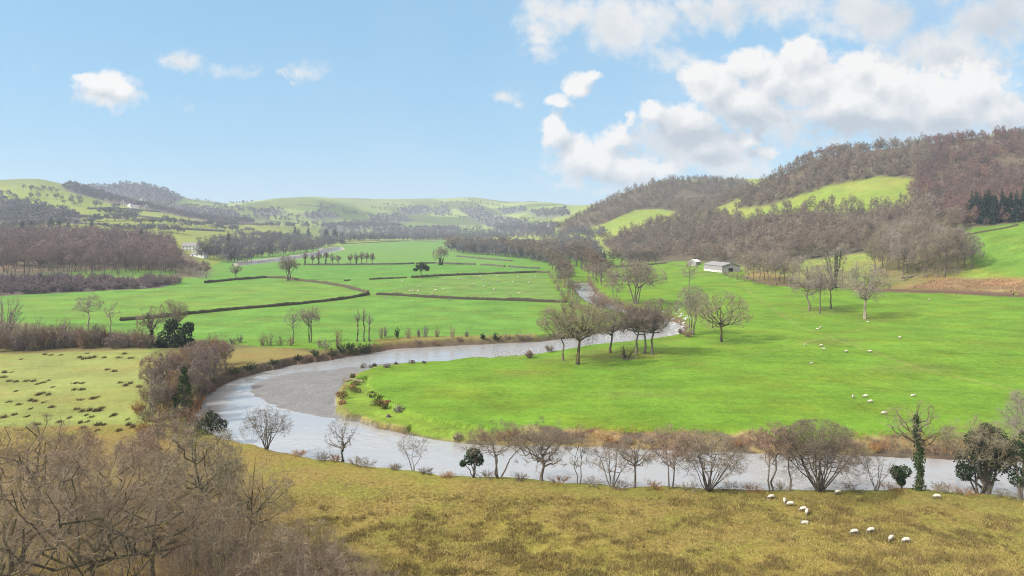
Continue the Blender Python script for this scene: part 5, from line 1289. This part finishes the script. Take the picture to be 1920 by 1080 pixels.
# ================================================================== the drone's own wood
FW = 'mossy oaks of the near wood'
def oak(label, px, D, top, w, seed, mc=None, **kw):
    kw.setdefault('tww', .012); kw.setdefault('tl', .8)
    return bare_plant('oak', label, px, 0, top, w, seed, mt=M_OAKTRUNK, mc=mc or M_TWIGN, D=D, group=FW, **kw)
big = dict(br=.06, fork=.3, c0=.3, n1=13, n2=9, n3=8, tw=8, lead=.5, up=.5, jit=.085, low=-.35, rs=.8)
oak('mossy oak whose limbs fork into a low wide V near the lower corner', 165, 52, 838, 400, 951, r0=.24, **big)
oak('mossy oak with dark twisted limbs at the lower picture corner', 18, 50, 868, 360, 952, r0=.28, **big)
oak('oak with yellow mossy boughs sweeping sideways in the near wood', 285, 55, 850, 330, 953, r0=.22, **{**big, 'fork': .35})
oak('oak with a dense grey twig dome in the middle of the near wood', 200, 66, 822, 300, 954, r0=.21, **big)
oak('oak with bleached grey crown behind the corner oak', 70, 70, 815, 250, 955, r0=.21, **big)
oak('rounded oak standing apart at the meadow side of the near wood', 62, 88, 772, 170, 956, r0=.3, **{**big, 'fork': .25})
tall = dict(fork=.4, c0=.2, n1=14, n2=8, n3=6, tw=10, lead=.92, low=-.5, up=.2)
bare_plant('ash_tree', 'tall slim pale green ash tree towering over the near wood', 368, 0, 788, 190, 961, mt=M_OAKTRUNK, mc=M_TWIGO, D=66, r0=.22, tww=.022, tl=.7, **tall)
bare_plant('ash_tree', 'leaning slender ash between tall ash and meadow', 455, 0, 838, 150, 962, mt=M_OAKTRUNK, mc=M_TWIGO, D=64, r0=.14, lean=(.1, 0), tww=.02, tl=.6, **{**tall, 'n1': 11, 'n3': 4})
bare_plant('birch_tree', 'thin arching sapling leaning out over the near meadow', 560, 0, 968, 150, 963, mc=M_TWIGN, D=62, r0=.09, lean=(.12, 0), tww=.018, tl=.5, **{**tall, 'n1': 10, 'n3': 4})
bare_plant('birch_tree', 'russet twigged birch behind the tall ash', 300, 0, 790, 150, 964, mc=M_TWIGR, D=84, r0=.14, tww=.024, tl=.7, **tall)
bare_plant('birch_tree', 'small russet birch by the ivied riverside bush', 262, 0, 800, 90, 965, mc=M_TWIGR, D=92, r0=.12, tww=.024, tl=.7, **tall)
bare_plant('hazel_bush', 'bushy grey hazel below the tall ash', 420, 0, 955, 170, 966, mc=M_TWIGN, D=58, stems=9, r0=.09, spread=1., c0=.08, n1=20, n2=6, n3=4, tw=7, tww=.02, cat='bush')
bare_plant('hazel_bush', 'grey hazel scrub at the lower edge of the near wood', 500, 0, 985, 190, 967, mc=M_TWIGN, D=55, stems=9, r0=.08, spread=1., c0=.08, n1=20, n2=6, n3=4, tw=7, tww=.02, cat='bush')
bare_plant('hazel_bush', 'reddish hazel scrub where near wood meets the straw meadow', 630, 0, 1010, 170, 968, mc=M_TWIGR, D=56, stems=9, r0=.07, spread=1., c0=.06, n1=18, n2=6, n3=4, tw=7, tww=.018, cat='bush')
bare_plant('birch_tree', 'grey green birch at the bend of the near wood by the water', 410, 0, 800, 110, 969, mc=M_TWIGO, D=78, r0=.12, tww=.022, tl=.6, **tall)
bare_plant('birch_tree', 'low brown birch between dense dome oak and pale meadow', 150, 0, 800, 120, 970, mc=M_TWIGR, D=84, r0=.12, tww=.022, tl=.7, **tall)
for i, (px, D, top, w) in enumerate([(390,54,925,130),(445,60,915,120),(480,54,990,140),(520,60,945,120),(540,54,1010,130),(575,57,990,120),(600,63,960,100),(640,60,1000,110),(670,56,1025,120),(700,60,1020,90),(350,60,900,120),(330,54,960,140),(420,72,868,90),(250,58,940,150),(120,56,930,150),(40,58,940,150),(740,57,1045,90),(480,74,880,70)]):
    bare_plant(['birch_sapling', 'hazel_bush'][i % 2], ['thin tangled birch sapling in the scrub between the oaks and the meadow', 'thin tangled hazel bush in the scrub between the oaks and the meadow'][i % 2], px, 0, top, w, 980 + i, mc=[M_TWIGN, M_TWIG, M_TWIGR][i % 3], D=D, stems=5 + i % 4, r0=.045, spread=.8, c0=.05, n1=16, n2=7, n3=5, tw=6, tww=.012, tl=.4, low=-.6, cat=['tree', 'bush'][i % 2], group='tangled scrub of the near wood' + [', birch', ', hazel'][i % 2])
# brushwood and bracken under the trees
g = Geo(); N = 15000
D_ = rg.uniform(48, 96, N); px_ = rg.uniform(-120, 760, N); py_ = HOR + HCAM * F / D_
edge_px = np.interp(D_, [48, 62, 72, 80, 88, 96], [880, 800, 670, 540, 430, 350]); k = (px_ < edge_px + rg.normal(size=N) * 25); x = (px_[k] - CX) / F * D_[k]; y = D_[k]; n = len(x)
A = np.stack([x, y, zat(x, y) - .03], -1); hgt = rg.uniform(.3, 1.9, (n, 1)) * (.3 + 1. * fbm(x / 5, y / 5, 3, 33)[:, None])
B = A + unit(rg.normal(size=A.shape) * .3 + np.array([0, 0, 1])) * hgt
g.twigs(A, B, .035, rg)
for q in range(3):
    u = rg.uniform(.3, 1, (n, 1)); P_ = A * (1 - u) + B * u; g.twigs(P_, P_ + unit(rg.normal(size=A.shape) + np.array([0, 0, .5])) * hgt * .35, .022, rg)
o = ob('undergrowth', g.mesh('undergrowth', M_TWIGR)); tag(o, 'tangled brown brushwood under the near wood', None, None, 'stuff')
# ================================================================== sheep
def sheep_mesh(pose, seed):
    import bmesh
    nodes = {'rump': ((-.40, 0, .52), .165), 'mid': ((-.12, 0, .54), .235), 'chest': ((.18, 0, .53), .225), 'sh': ((.36, 0, .52), .165)}
    if pose == 'graze': nodes |= {'nk': ((.52, .0, .40), .10), 'hd': ((.62, .02, .20), .075), 'mz': ((.68, .03, .07), .048)}
    else: nodes |= {'nk': ((.50, .0, .66), .10), 'hd': ((.60, .02, .80), .08), 'mz': ((.74, .03, .76), .05)}
    E = [('rump', 'mid'), ('mid', 'chest'), ('chest', 'sh'), ('sh', 'nk'), ('nk', 'hd'), ('hd', 'mz')]
    drop = 0.
    if pose == 'lie': drop = .30
    for s in (-1, 1):
        nodes[f'e{s}'] = ((nodes['hd'][0][0] - .04, s * .13, nodes['hd'][0][2] + .05), .022); E.append(('hd', f'e{s}'))
        for nm, rt, x in (('f', 'sh', .32), ('h', 'rump', -.40)):
            bx = .03 if nm == 'h' else -.01
            if pose == 'lie':
                nodes[f'{nm}k{s}'] = ((x + .12, s * .20, .38), .06); nodes[f'{nm}t{s}'] = ((x + .30, s * .17, .345), .035)
            else:
                nodes[f'{nm}k{s}'] = ((x - bx * 2, s * .11, .27), .048); nodes[f'{nm}t{s}'] = ((x + bx, s * .11, .02), .034)
            E += [(rt, f'{nm}k{s}'), (f'{nm}k{s}', f'{nm}t{s}')]
    nodes['tl'] = ((-.58, 0, .40), .04); E.append(('rump', 'tl'))
    names = list(nodes); me = bpy.data.meshes.new('sheep')
    me.from_pydata([(p[0], p[1], p[2] - drop) for p, _ in nodes.values()], [(names.index(a), names.index(b)) for a, b in E], [])
    o = bpy.data.objects.new('sheep_build', me); COL.objects.link(o)
    o.modifiers.new('s', 'SKIN'); o.modifiers.new('d', 'SUBSURF').levels = 1
    for v, (p, r) in zip(me.skin_vertices[0].data, nodes.values()): v.radius = (r, r); v.use_root = False
    me.skin_vertices[0].data[1].use_root = True
    bpy.context.view_layer.update()
    ev = o.evaluated_get(bpy.context.evaluated_depsgraph_get()); out = bpy.data.meshes.new_from_object(ev)
    bpy.data.objects.remove(o)
    n = len(out.vertices); co = np.zeros(n * 3); out.vertices.foreach_get('co', co); co = co.reshape(-1, 3)
    out.transform(__import__('mathutils').Matrix.Identity(4))
    ctr = np.array([-.02, 0, .53 - drop])
    w = sstep(1.25, .95, np.linalg.norm((co - ctr) / np.array([.55, .3, .27]), axis=1))
    bump = 1 + (vnoise(co[:, 0] * 14 + 9, co[:, 1] * 14 + co[:, 2] * 11, seed) - .5) * .13
    co = np.where(w[:, None] > .5, ctr + (co - ctr) * bump[:, None], co)
    out.vertices.foreach_set('co', co.ravel())
    a = out.attributes.new('wool', 'FLOAT', 'POINT'); a.data.foreach_set('value', w.astype(np.float32))
    out.materials.clear(); out.materials.append(M_WOOL); out.polygons.foreach_set('use_smooth', np.ones(len(out.polygons), bool)); out.name = 'sheep'
    return out
SHEEP = {p: sheep_mesh(p, i) for i, p in enumerate(('graze', 'stand', 'lie'))}
def sheep(px, py, pose, rz, label, group, s=1.):
    x, y, z = hit(px, py)
    o = ob('sheep', SHEEP[pose], None, (x, y, z - .01)); o.rotation_euler = (0, 0, math.radians(rz)); o.scale = (s,) * 3
    tag(o, label, 'sheep', group)
S1 = 'sheep on the near meadow'; S2 = 'sheep in the sheep field across the river'; S3 = 'flock in the far pasture'
for a in [(1446,936,'graze',190,'sheep at the head of the grazing file, nearest the twin trunked trees'),(1471,943,'graze',250,'second sheep in the file, seen tail on beside the first'),
          (1482,949,'graze',175,'third sheep in the file, broadside and next to the tail on one'),(1506,959,'graze',185,'upper sheep of an overlapping pair in the file'),
          (1513,964,'graze',240,'lower sheep of the overlapping pair in the file'),(1509,982,'lie',180,'sheep resting low in the straw beneath the overlapping pair'),
          (1571,927,'graze',195,'larger sheep on green grass right under the biggest willow'),(1757,935,'graze',170,'lone sheep on the bank grass near the ivy covered trees'),
          (1602,1002,'graze',185,'sheep with head stretched down, first of the scattered four'),(1633,999,'graze',188,'tallest standing sheep of the scattered four'),
          (1671,1014,'graze',215,'sheep turned half away, third of the scattered four'),(1699,1018,'graze',182,'last sheep of the scattered four, facing the others')]:
    sheep(*a, S1, .88)
for a in [(1600,747,'stand',250,'sheep seen end on in the group of three on the bright grass'),(1623,746,'graze',180,'broadside sheep beside the end on one in the group of three'),
          (1632,756,'graze',185,'lowest sheep in the group of three on the bright grass'),(1712,743,'lie',15,'sheep lying alone level with the group of three'),
          (1658,778,'graze',175,'sheep grazing alone just above the knobbly ivied tree'),(1521,682,'lie',200,'sheep resting alone between the file above and the river trees'),
          (1510,649,'stand',260,'small upright sheep beside the pair of sheep on the middle slope'),(1540,650,'graze',190,'upper one of two touching sheep on the middle slope'),
          (1544,655,'lie',180,'lower one of two touching sheep on the middle slope'),(1587,661,'graze',195,'sheep next along from the touching two'),
          (1631,661,'graze',175,'sheep at the end of the middle slope row'),(1687,635,'graze',180,'single sheep higher than the middle slope row'),
          (1533,619,'graze',185,'lower of two sheep below the bare trio'),(1539,616,'graze',10,'upper of two sheep below the bare trio'),
          (1627,604,'lie',180,'sheep lying at the foot of the pale trunked tree'),(1742,563,'graze',180,'lone sheep close under the red brown hedge bank')]:
    sheep(*a, S2, 1.0)
rg = np.random.default_rng(31)
for i, (zx, zy) in enumerate([(233,705),(407,708),(447,736),(340,742),(315,748),(412,758),(513,720),(512,682),(455,682),(660,686),(785,685),(620,724),(737,730),(485,780),(477,806),(595,815),(667,808),(698,797),(612,836),(50,760),(82,764),(122,771),(65,785),(40,815),(163,848),(340,687),(365,684),(385,682),(-290,729),(-175,721),(-118,790),(-98,787),(-62,787),(150,689),(-55,758),(1268,712),(1350,712),(1390,727),(-296,835)]):
    px = 800 + zx * .2604; py = 341.5 + zy * .2604
    far_ = zx > 1200
    sheep(px, py, ['graze', 'stand', 'lie'][int(rg.integers(3))], rg.uniform(0, 360), 'white sheep on the strip of grass by the domed oak' if far_ else 'tiny white sheep scattered over the far hedged pasture', 'sheep by the domed oak' if far_ else S3, 1.35)

# ================================================================== light, sky, air, camera
SUN_EL, SUN_DIR = 40.0, 245.0      # degrees; compass-like angle the light comes from, measured from +Y towards +X
el = math.radians(SUN_EL); az = math.radians(SUN_DIR)
sv = Vector((math.sin(az) * math.cos(el), math.cos(az) * math.cos(el), math.sin(el)))
L = bpy.data.lights.new('sun', 'SUN'); L.energy = 4.7; L.angle = math.radians(1.2); L.color = (1., .95, .87)
lo = bpy.data.objects.new('sun', L); link(lo); lo.rotation_euler = (-sv).to_track_quat('-Z', 'Y').to_euler(); lo.location = (0, 0, 400)

W = bpy.data.worlds.new('World'); SC.world = W; W.use_nodes = True
t = NT(W.node_tree); bg = t.n['Background']
sky = t.new('ShaderNodeTexSky', sky_type='NISHITA'); sky.sun_disc = False; sky.sun_elevation = el; sky.sun_rotation = az
sky.altitude = 100; sky.air_density = 1.0; sky.dust_density = .6; sky.ozone_density = 1.6
d = t.new('ShaderNodeTexCoord').outputs['Generated']
sp = t.new('ShaderNodeSeparateXYZ'); t.l.new(d, sp.inputs[0])
ay_ = t.math('MAXIMUM', t.math('ABSOLUTE', sp.outputs[1]), .12)
u = t.math('DIVIDE', sp.outputs[0], ay_); v = t.math('DIVIDE', sp.outputs[2], ay_)
cb = t.new('ShaderNodeCombineXYZ'); t.l.new(u, cb.inputs[0]); t.l.new(v, cb.inputs[1]); uv = cb.outputs[0]
# soft warp so that no cloud keeps the outline of its seed
def warp(sc, amt, dt=6):
    nw = t.new('ShaderNodeTexNoise'); nw.inputs['Scale'].default_value = sc; nw.inputs['Detail'].default_value = dt; nw.inputs['Roughness'].default_value = .62; t.l.new(uv, nw.inputs['Vector'])
    return t.vmath('MULTIPLY', t.vmath('SUBTRACT', nw.outputs['Color'], (.5, .5, .5)), (amt, amt * .7, 0))
def blob(px, py, rx, ry, a=1., src=None):
    q = t.vmath('MULTIPLY', t.vmath('SUBTRACT', src, ((px - CX) / F, (HOR - py) / F, 0)), (F / rx, F / ry, 0))
    return t.rng(t.vmath('LENGTH', q), .15, 1.3, a, 0)
def union(bl, src):
    o = None
    for b_ in bl:
        n_ = blob(*b_, src=src); o = n_ if o is None else t.math('MAXIMUM', o, n_)
    return o
pc = t.vmath('ADD', uv, warp(15., .055)); ps_ = t.vmath('ADD', uv, warp(8., .16, 8))
SUNW = (-.008, .020, 0)
CUM = [(196,158,58,26,.8),(160,146,30,12,.6),(222,168,34,26,.8),
       (1320,140,40,28,.95),(1345,165,60,50),(1405,128,60,34),(1450,150,70,50),(1500,112,58,46),(1520,160,90,60),(1590,190,120,60),(1610,128,54,40),(1640,150,60,44),(1690,175,90,55),(1760,195,110,70),(1830,175,80,60),(1870,210,60,50),(1640,210,160,52),(1400,200,90,46),
       (1085,295,62,48),(1040,245,30,40),(1130,300,70,46),(1180,318,70,34),(1240,322,46,20,.9),(1150,262,44,30,.9),(1045,186,38,16,.8),(1088,158,34,24,.9),(1105,146,20,16,.9),
       (1225,218,34,26,.85),(1180,224,18,18,.7),(1290,236,70,44),(1405,262,34,22,.9),(1430,285,36,16,.8),(1330,270,80,40)]
SOFT = [(320,113,74,20,.62),(430,127,80,22,.62),(487,136,30,14,.5),(600,132,46,32,.58),(560,142,24,14,.5),(200,178,60,30,.75),(215,190,30,26,.7),(1010,60,50,60,.9),(1060,20,100,50,.9),(1180,30,130,70),(1260,95,80,34,.7),(1330,20,120,60,.9),(1460,20,130,55,.9),(1600,25,150,60,.95),(1560,60,120,40,.7),(1780,85,140,60),(1690,90,110,50,.95),(1850,110,90,40,.9),
        (1860,20,120,60),(1905,118,50,14,.7),(1000,95,30,30,.7),(945,174,56,18,.62),(985,186,30,12,.5),(545,150,20,12,.55),(568,168,16,10,.5),(335,198,44,24,.5),(85,125,30,16,.2),(880,170,30,10,.35),
        (1250,265,110,60,.95),(1300,290,130,46,.95),(1370,300,110,34,.85),(1060,330,60,30,.6),(1700,235,230,44,.95),(1480,240,130,44,.8),(1560,270,300,30,.5),(1130,350,80,20,.5)]
Mc = union(CUM, pc); Ms = union(SOFT, ps_)
Mc2 = union(CUM, t.vmath('ADD', pc, SUNW))
f1 = t.noise(uv, 36., 8, .64, .3); f2 = t.noise(uv, 9., 8, .62); f3 = t.noise(uv, 4., 4, .6)
nz = t.math('ADD', t.math('MULTIPLY', t.math('SUBTRACT', f1, .5), 1.15), t.math('MULTIPLY', t.math('SUBTRACT', f2, .5), .62))
dcum = t.math('MULTIPLY', t.rng(t.math('ADD', Mc, nz), .10, .56, 0, 1, True), t.rng(Mc, .0, .12, 0, 1, True))
nz2 = t.math('ADD', t.math('MULTIPLY', t.math('SUBTRACT', f2, .5), 1.5), t.math('MULTIPLY', t.math('SUBTRACT', f1, .5), .8))
dsoft = t.math('MULTIPLY', t.rng(t.math('ADD', Ms, nz2), .15, .92, 0, .96, True), t.rng(Ms, .0, .25, 0, 1, True))
veil = t.math('MULTIPLY', t.rng(u, -.45, .7), t.math('MULTIPLY', t.rng(f3, .35, .75, 0, 1, True), .28))
hi = t.math('MULTIPLY', t.rng(v, .335, .42, 0., 1., True), t.rng(f3, .25, .42, .55, 1, True))      # overcast added above the picture, out of view, to brighten the river
# sun-facing sides of the billows are bright, the bases grey
rel = t.math('SUBTRACT', t.noise(uv, 17., 5, .55, .2), t.noise(t.vmath('ADD', uv, SUNW), 17., 5, .55, .2))
lit = t.math('ADD', .70, t.math('ADD', t.math('MULTIPLY', t.math('SUBTRACT', Mc, Mc2), 1.0), t.math('MULTIPLY', rel, 1.5)))
GRAY = [(1560,248,260,30,.85),(1700,255,170,24,.7),(1300,262,120,46,.75),(1400,220,80,30,.6),(1460,195,70,26,.35),(1370,300,80,16,.1)]
lit = t.math('ADD', lit, t.math('MULTIPLY', t.math('SUBTRACT', f1, .5), .35))
lit = t.math('SUBTRACT', lit, t.math('MULTIPLY', union(GRAY, pc), .95), clamp=True)
GS = [(1640,108,130,34,.95),(1800,118,130,38,.95),(1700,20,170,50,.75),(1880,30,120,55,1.),(1400,30,120,40,.5),(1180,50,110,34,.4),(1280,265,130,50,.85),(1600,262,300,34,.7)]
lits = t.math('ADD', t.math('SUBTRACT', .92, t.math('MULTIPLY', union(GS, ps_), .7)), t.math('MULTIPLY', rel, .9), clamp=True)
GREY, WHITE = (.56, .62, .69), (1.02, 1.0, .975)
ccum = t.mix(lit, GREY, WHITE); csoft = t.mix(lits, (.58, .635, .70), (.93, .93, .925))
LUM = 5.0
cm1 = t.vmath('MULTIPLY', csoft, (LUM,) * 3); cm2 = t.vmath('MULTIPLY', ccum, (LUM,) * 3)
sk = t.mix(.72, sky.outputs[0], (1.6, 3.1, 4.4))
sk = t.mix(veil, sk, cm1)
sk = t.mix(dsoft, sk, cm1)
sk = t.mix(t.math('MULTIPLY', dcum, .97), sk, cm2)
sk = t.mix(hi, sk, t.mix(t.rng(u, -.75, .25, 0, 1, True), (11.5, 11.3, 11.1), (4.0, 3.95, 4.0)))  # added overcast is brighter on the left so the river bend reflects white
t.l.new(sk, bg.inputs['Color'])
bg.inputs['Strength'].default_value = .15

hz = bpy.data.materials.new('valley_haze'); hz.use_nodes = True
nt = hz.node_tree; nt.nodes.remove(nt.nodes['Principled BSDF'])
pv = nt.nodes.new('ShaderNodeVolumePrincipled'); pv.inputs['Color'].default_value = (.74, .85, 1., 1); pv.inputs['Density'].default_value = .00014; pv.inputs['Anisotropy'].default_value = .1
nt.links.new(pv.outputs[0], nt.nodes['Material Output'].inputs['Volume'])
V, Q = box_geo(-9000, 9000, -60, 7300, float(Z.min()) - 1.5, float(Z.max()) + 40)
tag(ob('haze', mesh_np('haze', V, None, Q, [hz])), 'thin pale haze lying in the valley', None, None, 'stuff')

cam = bpy.data.cameras.new('camera'); cam.sensor_width = 36.; cam.lens = 36. * F / 1920.; cam.shift_y = (HOR - 540.) / 1920. * 1.0
cam.clip_start = .5; cam.clip_end = 40000
co_ = bpy.data.objects.new('camera', cam); link(co_); co_.location = (0, 0, HCAM); co_.rotation_euler = (math.pi / 2, 0, 0); SC.camera = co_
vs = SC.view_settings; vs.view_transform = 'Standard'; vs.look = 'None'; vs.exposure = .33; vs.gamma = 1.
SC.cycles.max_bounces = 4; SC.cycles.diffuse_bounces = 2; SC.cycles.glossy_bounces = 2; SC.cycles.volume_bounces = 0; SC.cycles.transparent_max_bounces = 4
SC.cycles.use_denoising = True; SC.cycles.denoiser = 'OPENIMAGEDENOISE'; SC.cycles.denoising_input_passes = 'RGB_ALBEDO_NORMAL'; SC.cycles.denoising_prefilter = 'NONE'; SC.cycles.sample_clamp_indirect = 4; SC.cycles.pixel_filter_type = 'BLACKMAN_HARRIS'; SC.cycles.filter_width = 1.1
SC.cycles.use_adaptive_sampling = False
print('individual wood plants', N_IND[0], 'objects', len(bpy.data.objects))
